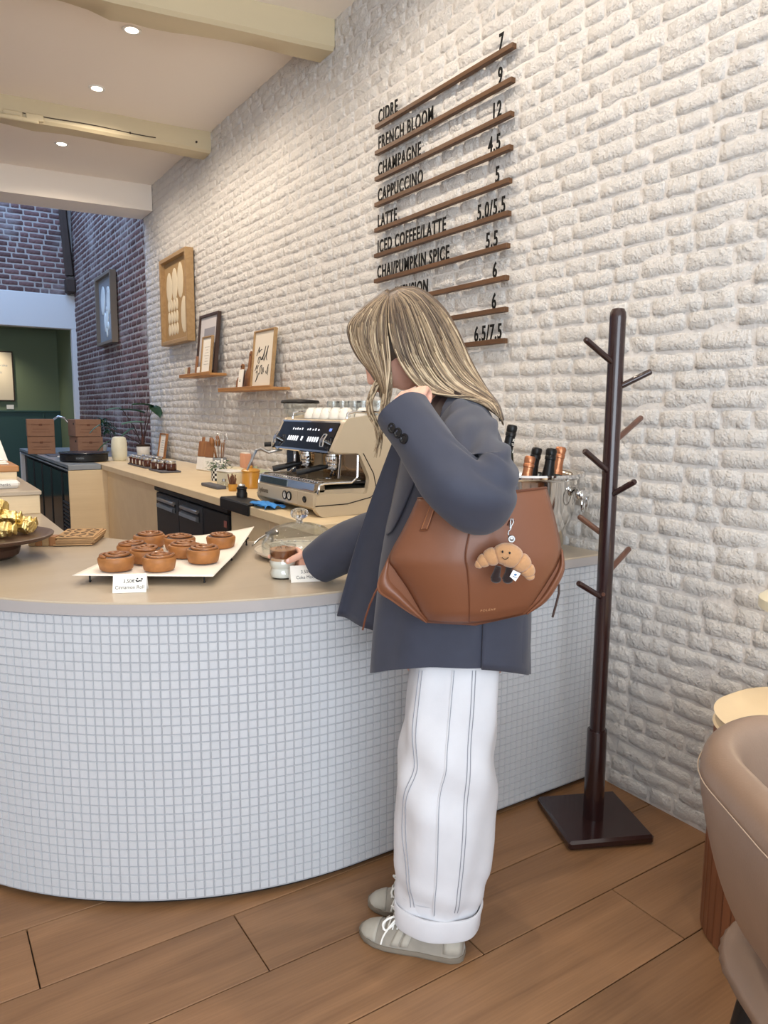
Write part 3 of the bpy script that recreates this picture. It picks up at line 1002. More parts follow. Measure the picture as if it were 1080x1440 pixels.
# coffee grinder behind the far end of the machine: hopper with black lid
gd = thing('coffee_grinder', 'coffee grinder with a clear hopper and wide black lid behind the machine', 'grinder', (1.80, 3.62, ZB))
part('body', MB().box((1.83, 3.62, ZB + .18), (.17, .16, .36), .02), M_machd, gd, world=True)
part('hopper', MB().lathe([(.05, .36), (.052, .40), (.088, .44), (.094, .497), (.090, .497), (.084, .445), (.048, .402), (.046, .362)], 28, (1.80, 3.62, ZB)), M_glass, gd, world=True)
part('lid', MB().lathe([(.001, .50), (.103, .496), (.106, .502), (.10, .512), (.05, .518), (.001, .520)], 32, (1.80, 3.62, ZB)), M_black, gd, world=True)

# ================================================================ SMALL THINGS ON THE BACK COUNTER
M_kraft = mat('kraft_card', (146, 110, 88), .8, noise=.05, nscale=30, bump=.1, bscale=200)
M_kraftd = mat('kraft_print', (110, 72, 54), .8)
M_wooda = wood('acacia_wood', (168, 118, 72), (128, 82, 46), .5, 2, 2.5, .1, .1)
M_ochre = mat('ochre_glaze', (196, 142, 56), .3, coat=.3, noise=.06, nscale=14)
M_cream = mat('cream_glaze', (226, 218, 190), .3, coat=.2)
M_sage = mat('sage_enamel', (184, 190, 160), .35, coat=.2)
M_leaf = mat('leaf_green', (60, 96, 58), .4, noise=.3, nscale=25)
M_leafd = mat('dark_leaf', (32, 66, 40), .4, noise=.3, nscale=30)
M_leafb = mat('blue_green_leaf', (112, 156, 146), .3, noise=.12, nscale=9)
M_stem = mat('dark_stem', (58, 38, 36), .6)
M_soil = mat('soil', (52, 38, 30), .95)
M_slate = mat('slate', (92, 92, 98), .7, noise=.1, nscale=40)
M_jam = mat('dark_jam', (74, 36, 24), .18, coat=.4)

# jars on slate trays
def tray(name, lab, c, sx, sy, rz):
    o = thing(name, lab, 'tray', c, rz)
    part('slab', MB().box((0, 0, .007), (sx, sy, .012), .003), M_slate, o)
    return o


tray('slate_tray', 'long grey slate tray carrying the back row of jam jars', (1.64, 6.08, ZB), .2, .56, 0)
tray('slate_tray', 'small slate tray carrying three jars in front of the long tray', (1.60, 5.50, ZB), .15, .33, 0)
jar0 = None
spots = [(1.575, 6.30), (1.575, 6.19), (1.575, 6.08), (1.575, 5.97), (1.575, 5.86), (1.665, 6.24), (1.665, 6.13), (1.665, 6.02), (1.665, 5.91)]
labs = ['jam jar at the far left of the front row on the long slate', 'second jar from the left, front row on the long slate', 'jar in the middle of the front row on the long slate', 'second jar from the right, front row on the long slate', 'jar at the right end of the front row on the long slate',
        'jar at the left of the rear row on the long slate', 'second jar of the rear row on the long slate', 'third jar of the rear row on the long slate', 'jar at the right of the rear row on the long slate']
spots += [(1.565, 5.60), (1.585, 5.495), (1.62, 5.395)]
labs += ['left jar on the small slate tray', 'middle jar on the small slate tray', 'right jar on the small slate tray']
for i, ((x, y), lab) in enumerate(zip(spots, labs)):
    if jar0 is None:
        jar0 = thing('jam_jar', 'dark ' + lab, 'jar', (x, y, ZB + .014), 0, 'jam jars on slate trays')
        part('glass_body', MB().lathe([(.001, 0), (.034, 0), (.038, .005), (.038, .046), (.032, .054), (.001, .054)], 20), M_jam, jar0)
        part('lid', MB().lathe([(.001, .052), (.035, .052), (.036, .056), (.036, .067), (.033, .070), (.001, .070)], 20), M_steel, jar0)
        part('paper_label', MB().loft([[(.0386 * cos(a), .0386 * sin(a), z) for a in np.linspace(pi - .42, pi + .42, 8)] for z in (.010, .042)], closed=False), M_paper, jar0)
    else:
        dup(jar0, (x, y, ZB + .014), R_.uniform(-.3, .3), 'dark ' + lab)

# two paddle boards leaning, their lower halves painted white
for k, (x, y, lean) in enumerate(((1.86, 5.46, .16), (1.875, 5.335, .15))):
    o = thing('serving_board', ('left' if k == 0 else 'right') + ' wooden paddle board dipped in white, leaning by the utensil jar', 'board', (x, y, ZB + .001), 0, 'paddle boards leaning on the wall', rot=(0, lean, .25))
    part('blade', MB().box((0, 0, .165), (.016, .10, .12), .006), M_wooda, o)
    part('painted_half', MB().box((0, 0, .053), (.017, .10, .104), .006), M_white, o)
    part('grip', MB().box((0, 0, .235), (.015, .032, .045), .006), M_wooda, o)
# utensil jar
uj = thing('utensil_jar', 'small grey jar full of whisks and wooden spoons against the wall', 'jar', (1.93, 5.22, ZB))
part('pot', MB().lathe([(.001, 0), (.045, 0), (.05, .01), (.05, .11), (.046, .11), (.045, .012), (.001, .01)], 20), M_greytop, uj)
ru = random.Random(3)
for k in range(9):
    a = ru.uniform(0, 6.28); ln = ru.uniform(.19, .25); tilt = ru.uniform(.1, .34)
    p0 = (.012 * cos(a), .012 * sin(a), .02); p1 = (ln * sin(tilt) * cos(a), ln * sin(tilt) * sin(a), ln * cos(tilt))
    mb = MB().tube([p0, p1], .004, 6)
    if k % 3 == 0:
        mb.ball(p1, (.02, .02, .03), 10, 8)
    elif k % 3 == 1:
        for q in range(6):
            b = q * pi / 3
            mb.tube([p1, (p1[0] + .02 * cos(b), p1[1] + .02 * sin(b), p1[2] + .03), (p1[0] + .014 * cos(b), p1[1] + .014 * sin(b), p1[2] + .055), (p1[0], p1[1], p1[2] + .066)], .0012, 4)
    part('utensil', mb, M_steel if k % 3 == 1 else M_wooda, uj)
# chequered planter with small plants
cp_ = thing('chequered_planter', 'small black and white chequered pot with white flowering plant', 'planter', (1.70, 4.62, ZB))
chk = MB()
for j in range(5):
    for i in range(20):
        a0, a1 = 2 * pi * i / 20, 2 * pi * (i + 1) / 20
        z0, z1 = j * .016, (j + 1) * .016
        chk.add([(.05 * cos(a0), .05 * sin(a0), z0), (.05 * cos(a1), .05 * sin(a1), z0), (.05 * cos(a1), .05 * sin(a1), z1), (.05 * cos(a0), .05 * sin(a0), z1)], [(0, 1, 2, 3)], M_white if (i + j) % 2 else M_ink)
chk.lathe([(.05, .08), (.045, .08), (.044, .06), (.001, .06)], 20, mat=M_white, cap0=False)
part('pot', chk, None, cp_, smooth=False)
lv = MB(); fl_ = MB()
for k in range(70):
    a = ru.uniform(0, 6.28); t = ru.uniform(.02, .075); z = .07 + ru.uniform(.0, .055)
    M = Matrix.Translation((t * cos(a), t * sin(a), z)) @ Matrix.Rotation(a, 4, 'Z') @ Matrix.Rotation(ru.uniform(-.6, .9), 4, 'Y')
    lv.add([(0, 0, 0), (.014, .008, .003), (.028, 0, 0), (.014, -.008, .003)], [(0, 1, 2, 3)], None, M)
for k in range(26):
    a = ru.uniform(0, 6.28); t = ru.uniform(.0, .07)
    fl_.ball((t * cos(a), t * sin(a), .115 + ru.uniform(-.02, .02)), .0075, 8, 6)
part('foliage', lv, M_leaf, cp_, smooth=False); part('flowers', fl_, M_white, cp_)
# slate coaster, white box, gold cup of stirrers, tins, ochre canister, green casserole
sl = thing('slate_coaster', 'flat grey slate at the front edge of the back counter', 'coaster', (1.51, 4.20, ZB), 0)
part('slab', MB().box((0, 0, .010), (.06, .27, .018), .003), M_slate, sl)
gp_ = thing('gold_cup', 'small gold cup holding brown stirring sticks', 'cup', (1.535, 3.955, ZB))
part('cup', MB().lathe([(.001, 0), (.02, 0), (.024, .006), (.027, .04), (.025, .04), (.022, .008), (.001, .006)], 20), mat('gold_glaze', (206, 160, 84), .3, .6), gp_)
for k in range(12):
    a = k * 2.4; t = .004 + .0014 * k
    part('stick', MB().tube([(t * .6 * cos(a), t * .6 * sin(a), .01), (t * 1.5 * cos(a), t * 1.5 * sin(a), .085 + .012 * sin(k * 3))], .004, 6), M_kraftd, gp_)
bx = thing('white_tin', 'white square tin between the gold cup and the chequered pot', 'tin', (1.62, 4.22, ZB), .1)
part('body', MB().box((0, 0, .045), (.10, .16, .088), .008), M_cream, bx); part('lid', MB().box((0, 0, .093), (.104, .164, .012), .005), M_white, bx)
bb = thing('glass_bottle', 'small glass bottle with steel cap beside the slate coaster', 'bottle', (1.535, 4.09, ZB))
part('body', MB().lathe([(.001, 0), (.02, 0), (.022, .004), (.022, .035), (.012, .045), (.001, .045)], 16), M_glass, bb); part('cap', MB().lathe([(.001, .044), (.013, .044), (.013, .058), (.001, .060)], 16), M_steel, bb)
can = thing('ochre_canister', 'tall ochre yellow lidded canister beside the espresso machine', 'canister', (1.69, 4.06, ZB))
part('body', MB().lathe([(.001, 0), (.048, 0), (.052, .004), (.052, .095), (.049, .10), (.001, .10)], 28), M_ochre, can)
part('lid', MB().lathe([(.001, .098), (.055, .098), (.056, .104), (.045, .114), (.016, .12), (.001, .121)], 28).lathe([(.001, .12), (.011, .12), (.013, .128), (.011, .134), (.001, .135)], 16), M_ochre, can)
gpot = thing('green_casserole', 'sage green enamel casserole with lid behind the ochre canister', 'pot', (1.93, 4.55, ZB))
part('pot', MB().lathe([(.001, 0), (.085, 0), (.095, .01), (.10, .05), (.097, .054), (.001, .05)], 28), M_sage, gpot)
part('lid', MB().lathe([(.001, .078), (.03, .074), (.08, .062), (.102, .054), (.102, .05)], 28, cap1=False).lathe([(.001, .076), (.012, .076), (.014, .09), (.001, .092)], 12), M_sage, gpot)
for s in (-1, 1):
    part('handle', MB().tube([(0, s * .095, .04), (.02, s * .118, .042), (-.02, s * .118, .042), (0, s * .095, .04)], .006, 6), M_sage, gpot)
tn = thing('grey_casserole', 'shallow pale grey lidded dish behind the chequered pot', 'dish', (1.92, 4.98, ZB))
part('dish', MB().lathe([(.001, 0), (.075, 0), (.085, .01), (.087, .045), (.001, .043)], 26), M_greytop, tn)
part('lid', MB().lathe([(.001, .062), (.07, .056), (.09, .046), (.09, .043)], 26, cap1=False), M_cream, tn)
tc = thing('cream_bowl', 'cream stoneware bowl between the grey dish and the casserole', 'bowl', (1.90, 4.78, ZB))
part('bowl', MB().lathe([(.001, 0), (.05, 0), (.075, .02), (.085, .055), (.082, .055), (.07, .024), (.001, .012)], 26), M_cream, tc)
pn = thing('peach_box', 'small peach coloured paper box standing behind the grey dish', 'box', (2.042, 5.0, ZB), .0)
part('carton', MB().box((0, 0, .075), (.05, .09, .148), .003), mat('peach_card', (222, 164, 132), .7), pn); part('flap', MB().box((0, 0, .152), (.04, .08, .006), .002), M_paper, pn)

# white vase, potted alocasia, leaning frame
vs_ = thing('white_vase', 'white barrel shaped ceramic vase on the back counter', 'vase', (1.60, 6.89, ZB))
part('body', MB().lathe([(.001, 0), (.05, 0), (.062, .012), (.068, .06), (.070, .12), (.066, .18), (.056, .208), (.036, .216), (.034, .210), (.05, .2), (.06, .17), (.06, .03), (.001, .02)], 32), mat('vase_glaze', (222, 220, 200), .35, noise=.08, nscale=12), vs_)
al = thing('alocasia', 'potted plant with long dark stems and blue green leaves', 'plant', (1.93, 7.33, ZB + .001))
M_potw = mat('ribbed_pot', (228, 228, 226), .6)
rings = []
for z, r in ((0, .045), (.004, .055), (.10, .064), (.104, .062)):
    rings.append([(r * (1 + .025 * (j % 2)) * cos(2 * pi * j / 48), r * (1 + .025 * (j % 2)) * sin(2 * pi * j / 48), z) for j in range(48)])
part('pot', MB().loft(rings), M_potw, al, angle=0)
part('soil', MB().lathe([(.001, .108), (.055, .105), (.066, .102), (.066, .120), (.060, .124), (.001, .112)], 24), M_soil, al)


def leaf(tip_dir, L, W_, curl, mat_, parent, pos, name='leaf'):
    d = Vector(tip_dir).normalized(); side_ = d.cross(Vector((0, 0, 1)))
    side_ = side_.normalized() if side_.length > 1e-3 else Vector((1, 0, 0))
    up = side_.cross(d)
    vs = []; n = 7
    for i in range(n + 1):
        t = i / n
        w = W_ * (sin(pi * min(1, t * .93 + .07)) ** .8) * (1.15 - .55 * t)
        c = Vector(pos) + d * (L * (t - .18)) + up * (-curl * t * t * L)
        for s in (-1, -.5, 0, .5, 1):
            vs.append(tuple(c + side_ * (w * s) + up * (.18 * W_ * (abs(s)) ** 1.3 - .003)))
    fs = [(i * 5 + j, i * 5 + j + 1, (i + 1) * 5 + j + 1, (i + 1) * 5 + j) for i in range(n) for j in range(4)]
    return part(name, MB().add(vs, fs), mat_, parent, angle=0, solid=.0015)


lf = [((-.20, .10, .47), (-1, .4, .1), M_leafb, .10, .035), ((-.36, .25, .30), (-1, .2, -.5), M_leafb, .09, .028), ((-.02, -.02, .44), (-.8, .4, .35), M_leafd, .15, .05), ((.06, -.05, .50), (-.9, -.1, .3), M_leafd, .14, .045),
      ((-.03, -.03, .34), (-1, .1, .15), M_leafb, .14, .05), ((-.10, .02, .27), (-1, 0, -.35), M_leaf, .10, .032), ((.10, -.08, .48), (.2, -1, -.5), M_leafd, .12, .045), ((-.30, .18, .14), (-1, .1, -.55), M_leaf, .11, .026)]
for (p, d, m_, L, w) in lf:
    s_ = part('stem', MB().tube([(.01 * R_.uniform(-1, 1), .01 * R_.uniform(-1, 1), .11), (p[0] * .35, p[1] * .35, .11 + (p[2] - .11) * .5), (p[0] * .8, p[1] * .8, p[2] - .02), p], [.006, .0045, .0035, .003], 6), M_stem, al)
    leaf(d, L * 1.45, w * 1.6, .25, m_, s_, p)
part('stalk', MB().tube([(0, 0, .1), (0, 0, .17), (-.004, 0, .22)], [.016, .014, .008], 8), mat('red_stalk', (92, 52, 42), .6), al)
lf_ = thing('leaning_frame', 'wood framed sheet leaning against the wall by the alocasia pot', 'picture frame', (2.015, 7.03, ZB + .001), 0, rot=(0, .16, 0))
part('frame', MB().box((0, -.10, .12), (.022, .016, .24), .003).box((0, .10, .12), (.022, .016, .24), .003).box((0, 0, .008), (.022, .2, .016), .003).box((0, 0, .232), (.022, .2, .016), .003), M_wooda, lf_)
ps = part('sheet', MB().box((.004, 0, .12), (.008, .19, .22)), M_paper, lf_)
mb = MB()
for k in range(6): mb.box((-.0006, 0, .06 + k * .022), (.0006, .10 - .02 * (k % 2), .004))
part('print', mb, mat('grey_print', (170, 170, 172), .8), ps)

# ================================================================ REAR LEFT COUNTER (fridge doors, sink, boxes)
rc = thing('rear_bar_counter', 'dark rear bar counter with grey top and black glass fridge doors', 'counter', (1.55, 7.9, 0))
part('grey_top', MB().box((1.217, 6.957, ZB - .02), (.258, 1.01, .042), .003).box((1.58, 8.51, ZB - .02), (.984, 2.09, .042), .003), M_greytop, rc, world=True)
part('end_panel', MB().box((1.241, 6.463, .44), (.308, .02, .83), .002), M_beige, rc, world=True)
part('cabinet', MB().box((1.235, 6.96, .44), (.22, .98, .83)).box((1.60, 8.5, .44), (.94, 2.06, .83)), M_black, rc, world=True)
part('top_rail', MB().box((1.098, 7.99, .86), (.02, 3.04, .03), .002), M_greytop, rc, world=True)
part('louvre_frame', MB().box((1.112, 6.66, .42), (.024, .34, .80), .003), M_counterdark, rc, world=True)
for k in range(15):
    part('louvre', MB().box((1.098, 6.66, .09 + k * .034), (.018, .28, .018), .004), M_fridge, rc, world=True)
for k in range(4):
    y = 7.10 + k * .56
    d_ = part('glass_door', MB().box((1.110, y, .42), (.024, .54, .80), .003), M_counterdark, rc, world=True)
    part('door_frame', MB().box((1.097, y - .26, .42), (.012, .016, .80), .002), M_fridge, d_, world=True)
part('side_post', MB().box((1.11, 9.5, .43), (.05, .05, .86), .004), M_plaster, rc, world=True)
part('sink_board', MB().box((1.24, 7.85, ZB + .007), (.20, .30, .01), .002), M_slate, rc, world=True)

fa = thing('tap', 'tall bent chrome kitchen tap between the cardboard boxes', 'tap', (1.364, 9.0, ZB + .003))
part('spout', MB().tube([(0, 0, 0), (0, 0, .26), (.02, -.01, .34), (.07, -.025, .375), (.13, -.045, .36), (.16, -.055, .31)], .012, 10), M_chrome, fa)
part('base', MB().lathe([(.001, 0), (.026, 0), (.026, .02), (.014, .03), (.001, .03)], 16), M_chrome, fa)
tt = thing('round_device', 'flat round black appliance at the corner of the rear counter', 'appliance', (1.30, 6.90, ZB + .003))
part('body', MB().lathe([(.001, 0), (.18, 0), (.20, .008), (.20, .062), (.19, .068), (.001, .068)], 40), M_black, tt)
part('top_plate', MB().lathe([(.001, .068), (.205, .068), (.21, .074), (.205, .082), (.001, .084)], 40), mat('blue_black', (36, 42, 58), .25), tt)
vs, fs = text_mesh('cotini', .03, .0004, 1.0)
part('front_print', MB().add(vs, fs, None, Matrix.Translation((-.10, -.1735, .028)) @ Matrix.Rotation(-.5, 4, 'Z') @ Matrix.Rotation(pi / 2, 4, 'X')), M_greytop, tt, smooth=False)
wbw = thing('white_dish', 'low white dish at the edge of the rear grey counter', 'dish', (1.22, 7.30, ZB + .003))
part('dish', MB().lathe([(.001, 0), (.05, 0), (.075, .018), (.078, .022), (.05, .008), (.001, .006)], 24), M_white, wbw)
part('rim', MB().lathe([(.076, .019), (.08, .022), (.076, .025), (.073, .022)], 24, cap0=False, cap1=False), M_white, wbw)

# cardboard boxes: two stacks of two
bx0 = None
for (x, y, z, rz, lab) in ((1.15, 8.30, 0, -.12, 'kraft cardboard box at the bottom of the left stack'), (1.148, 8.30, .179, -.10, 'kraft cardboard box on top of the left stack'),
                           (1.555, 8.12, 0, .14, 'kraft cardboard box at the bottom of the right stack'), (1.545, 8.12, .179, .10, 'kraft cardboard box on top of the right stack')):
    if bx0 is None:
        bx0 = thing('cardboard_box', lab, 'box', (x, y, ZB + z + .003), rz, 'cardboard boxes stacked on the rear counter')
        part('carton', MB().box((0, 0, .088), (.255, .26, .174), .003), M_kraft, bx0)
        part('lid_flap', MB().box((0, -.131, .150), (.25, .004, .05), .001), M_kraft, bx0)
        mb = MB().box((0, -.1335, .118), (.17, .001, .004)).box((0, -.1335, .118), (.03, .0012, .02)).box((0, -.1335, .075), (.15, .001, .003)).box((0, -.1315, .045), (.17, .001, .003))
        part('print', mb, M_kraftd, bx0, smooth=False)
        part('hand_hole', MB().box((-.1282, -.07, .13), (.002, .03, .02), .0009).box((.1282, -.07, .06), (.002, .03, .02), .0009), M_ink, bx0)
    else:
        dup(bx0, (x, y, ZB + z + .003), rz, lab)
# bushy plant in a white pot
bp = thing('bushy_plant', 'dense dark green potted plant behind the right box stack', 'plant', (1.77, 8.44, ZB + .003))
part('pot', MB().lathe([(.001, 0), (.05, 0), (.07, .07), (.066, .07), (.06, .06), (.001, .06)], 20), M_white, bp)
lv = MB()
for k in range(420):
    a = ru.uniform(0, 6.28); e = ru.uniform(-.3, 1.5); rr = .165 * ru.uniform(.5, 1)
    c = (rr * cos(a) * cos(e), rr * sin(a) * cos(e), .21 + rr * sin(e) * 1.0)
    M = Matrix.Translation(c) @ Matrix.Rotation(a, 4, 'Z') @ Matrix.Rotation(ru.uniform(-1, 1.2), 4, 'Y')
    lv.add([(0, 0, 0), (.016, .011, .003), (.034, 0, -.004), (.016, -.011, .003)], [(0, 1, 2, 3)], None, M)
part('foliage', lv, M_leafd, bp, smooth=False)
part('stems', MB().tube([(0, 0, .05), (.01, .01, .15), (.02, 0, .24)], .006, 6).tube([(0, 0, .05), (-.03, .02, .15), (-.06, .03, .2)], .005, 6), M_stem, bp)

# ================================================================ PICTURES AND SHELVES ON THE WALL
M_tan = mat('tan_backing', (168, 138, 96), .8, noise=.04, nscale=60)
M_oakf = wood('oak_frame', (176, 146, 104), (152, 120, 80), .5, 1, 2, .05, .05)
M_dark = mat('dark_walnut_frame', (66, 48, 40), .45)
M_cutout = mat('cream_paper_cutout', (222, 208, 180), .8)


def framed(name, lab, ya, yb, za, zb, depth, fw, fmat, backmat, tilt=0.0, x=XW - .012, back_in=.6):
    o = thing(name, lab, 'picture', (x, (ya + yb) / 2, za), 0, rot=(0, tilt, 0))
    w, h = yb - ya, zb - za
    mb = MB()
    for s in (-1, 1): mb.box((-depth / 2, s * (w / 2 - fw / 2), h / 2), (depth, fw, h), .003)
    for z in (fw / 2, h - fw / 2): mb.box((-depth / 2, 0, z), (depth, w - 2 * fw + .002, fw), .003)
    part('frame', mb, fmat, o)
    bk = part('backing', MB().box((-depth * (1 - back_in) / 2 - .001, 0, h / 2), (depth * (1 - back_in), w - 2 * fw, h - 2 * fw)), backmat, o, smooth=False)
    return o, bk, -depth * (1 - back_in) - .001, w, h


def ellipse_relief(mb, xf, y, z, ry, rz, t=.006, rot=0.0):
    M = Matrix.Translation((xf, y, z)) @ Matrix.Rotation(rot, 4, 'X')
    mb.ball((0, 0, 0), (t, ry, rz), 16, 8, None, M)


# large shadow box with cream paper shapes
o, bk, xf, w, h = framed('shadow_box', 'large tan shadow box with cream paper shapes on the white wall', 6.13, 6.88, 1.935, 2.69, .07, .035, M_oakf, M_tan)
for (y, z, ry, rz) in ((.215, .50, .083, .135), (.06, .515, .083, .14), (-.10, .53, .083, .15), (-.185, .235, .088, .155)):
    mb = MB(); ellipse_relief(mb, xf, y, z, ry, rz); part('paper_petal', mb, M_cutout, bk, angle=0)
for r in range(3):
    for c in range(4):
        mb = MB(); ellipse_relief(mb, xf, .235 - c * .075, .345 - r * .105, .036, .052); part('paper_petal', mb, M_cutout, bk, angle=0)
# box with silver discs on the raw brick
M_greytop2 = mat('taupe_frame', (128, 116, 104), .6)
M_silver = mat('silver_disc', (236, 246, 248), .25, .1)
o, bk, xf, w, h = framed('silver_disc_box', 'grey framed box with silver petal discs on the raw brick wall', 8.78, 9.58, 2.12, 2.92, .07, .035, M_greytop2, M_greytop, x=XW - .01)
for (y, z, ry, rz, ro) in ((.16, .50, .085, .15, .15), (-.12, .47, .075, .14, 0), (-.02, .27, .05, .11, .3), (.06, .24, .05, .11, -.3), (-.11, .60, .045, .03, 0), (-.12, .555, .055, .03, 0), (-.12, .50, .06, .03, 0), (-.12, .445, .06, .03, 0), (-.05, .39, .05, .03, 0), (.05, .18, .035, .05, .5), (-.06, .19, .035, .05, -.5), (0, .12, .02, .05, 0)):
    mb = MB(); ellipse_relief(mb, xf, y, z + .02, ry * 1.3, rz * 1.12, .012, ro); part('silver_petal', mb, M_silver, bk, angle=0)

M_shelf = wood('shelf_oak', (190, 140, 84), (160, 110, 60), .5, 1, 2, .05, .05)
for nm, ya, yb, z in (('upper left', 5.43, 6.17, 1.64), ('lower right', 4.32, 5.26, 1.508)):
    o = thing('wall_shelf', nm + ' narrow oak picture shelf on the white brick wall', 'shelf', (XW - .012, (ya + yb) / 2, z), 0)
    part('board', MB().box((-.069, 0, -.009), (.138, yb - ya, .018), .003), M_shelf, o)
    part('lip', MB().box((-.134, 0, .004), (.008, yb - ya, .012), .002), M_shelf, o)
Z1, Z2 = 1.6415, 1.5095
o, bk, xf, w, h = framed('picture_frame', 'dark walnut framed grey print standing on the upper left shelf', 5.50, 5.93, Z1, Z1 + .47, .03, .022, M_dark, mat('mount_grey', (206, 202, 204), .8), .10, XW - .062, .5)
part('inner_print', MB().box((xf - .0006, -.02, .22), (.001, .24, .28)), mat('print_grey', (150, 148, 156), .8), bk, smooth=False)
mb = MB(); ellipse_relief(mb, xf - .001, -.02, .20, .06, .10, .0008); part('print_figure', mb, mat('print_lilac', (120, 112, 122), .8), bk)
o, bk, xf, w, h = framed('picture_frame', 'small pale oak frame in front of the dark framed print', 5.50, 5.72, Z1, Z1 + .285, .022, .013, M_oakf, M_paper, .10, XW - .105, .5)
mb = MB()
for k in range(7): mb.box((xf - .0006, 0, .07 + .022 * k), (.0008, .11 - .03 * (k % 3), .004))
part('print', mb, mat('faint_print', (196, 190, 180), .8), bk, smooth=False)
for k, (y, hh, tl, cl, lab) in enumerate(((5.86, .145, .12, M_wooda, 'small brown wooden card leaning by the dark frame'), (5.75, .055, .1, M_paper, 'tiny white card in front of the dark frame'), (5.99, .065, .12, M_wooda, 'tiny brown card at the far end of the upper shelf'), (6.05, .06, .12, M_cream, 'tiny cream card at the far tip of the upper shelf'))):
    o = thing('price_card', lab, 'card', (XW - .125 + .018 * (k == 0), y, Z1), 0, rot=(0, tl, 0))
    part('card', MB().box((-.003, 0, hh / 2), (.007, .055 if k != 0 else .05, hh), .0015), cl, o); part('stand', MB().box((.008, 0, .006), (.02, .03, .011), .002), M_wooda, o)
o, bk, xf, w, h = framed('picture_frame', 'pale oak frame with black handwriting on the lower right shelf', 4.46, 4.80, Z2, Z2 + .385, .026, .012, M_oakf, mat('warm_paper', (226, 216, 200), .8), .10, XW - .065, .5)
sc = MB(); rs = random.Random(12)
def scrawl(y0, z0, pts, wd=.004):
    sc.tube([(xf - .0012, y0 - p[0], z0 + p[1]) for p in spline(pts, 22)], wd / 2, 5)
scrawl(.115, .215, [(0, 0), (.02, .03), (.04, .06), (.035, .02), (.05, .035), (.06, .03), (.07, .04), (.085, .04)])
scrawl(.085, .165, [(.03, .04), (.01, .04), (.0, .01), (.02, .0), (.035, .045), (.05, .02), (.07, .04), (.085, .02)])
scrawl(.02, .165, [(0, .02), (.02, .05), (.05, .11), (.03, .05), (.035, .01)]); scrawl(-.02, .165, [(0, .02), (.02, .05), (.05, .11), (.03, .04), (.04, .015)])
scrawl(.125, .115, [(0, .0), (.02, .03), (.03, .04), (.03, .01), (.05, .03), (.06, .035)]); scrawl(.105, .07, [(0, .03), (.02, .045), (.02, .0), (.0, -.03), (.03, -.0), (.05, .03)])
scrawl(.04, .09, [(0, .0), (.0, .045), (.025, .06), (.02, .02), (.04, .0), (.05, .045), (.06, .01)]); scrawl(-.05, .09, [(0, .02), (.02, .0), (.03, .03), (.045, .06)]); scrawl(-.09, .08, [(0, .06), (.004, .03), (0, .0)])
part('handwriting', sc, M_ink, bk)
# cutting boards + card on the lower shelf


def board(name, lab, y, w_, h_, hh, lean, x):
    o = thing(name, lab, 'board', (x, y, Z2), 0, rot=(0, lean, 0))
    poly = [(-w_ / 2, .004), (w_ / 2, .004), (w_ / 2, h_ * .55), (w_ * .36, h_ * .75), (.022, h_ * .9), (.018, h_ + hh * .6), (.02, h_ + hh), (0, h_ + hh + .012), (-.02, h_ + hh), (-.018, h_ + hh * .6), (-.022, h_ * .9), (-w_ * .36, h_ * .75), (-w_ / 2, h_ * .55)]
    mb = MB().prism(poly, 0, .016, None, Matrix(((0, 0, -1, 0), (1, 0, 0, 0), (0, 1, 0, 0), (0, 0, 0, 1))))
    part('blade', mb, M_wooda, o, angle=35)
    part('hang_hole', MB().cyl((-.0175, 0, h_ + hh * .82), (.002, 0, h_ + hh * .82), .007, n=14), M_ink, o)


board('cutting_board', 'wooden handled cutting board behind the small white card', 4.915, .125, .16, .09, .13, XW - .048)
board('cutting_board', 'dark wooden cutting board at the far end of the lower shelf', 5.065, .15, .11, .06, .13, XW - .043)
o = thing('price_card', 'small upright white card in front of the cutting boards', 'card', (XW - .10, 4.945, Z2), 0, rot=(0, .14, 0))
part('card', MB().box((-.005, 0, .067), (.009, .07, .134), .0015), M_paper, o); part('backing', MB().box((.004, -.028, .065), (.008, .02, .128), .002), M_dark, o)
mb = MB().box((-.0098, 0, .06), (.0008, .03, .003)).box((-.0098, 0, .05), (.0008, .02, .003)); part('print', mb, M_ink, o, smooth=False)

# poster and plate in the green alcove
po = thing('alcove_poster', 'cream framed poster with grey lettering in the green alcove', 'poster', (1.0, 12.49, 1.49))
part('frame', MB().box((0, -.012, .355), (.80, .024, .74), .004), M_dark, po); pp = part('sheet', MB().box((0, -.026, .355), (.765, .004, .705)), mat('poster_paper', (226, 214, 190), .7), po, smooth=False)
for k, (tx, sz, zz) in enumerate((('menu', .04, .60), ('coffee and cake', .055, .50), ('all day', .04, .45), ('fresh daily', .045, .40), ('open', .035, .34))):
    vs, fs = text_mesh(tx, sz, .0004, 1.0, 'CENTER')
    part('lettering', MB().add(vs, fs, None, Matrix.Translation((.15, -.0288, zz)) @ Matrix.Rotation(pi / 2, 4, 'X')), M_greytop, pp, smooth=False)
sw = thing('label_plate', 'small white plate under the poster in the alcove', 'sign', (1.33, 12.497, 1.36))
part('plate', MB().box((0, -.006, .03), (.10, .010, .065), .002), M_white, sw); part('edge', MB().box((0, -.001, .03), (.104, .004, .069), .001), M_greytop, sw)

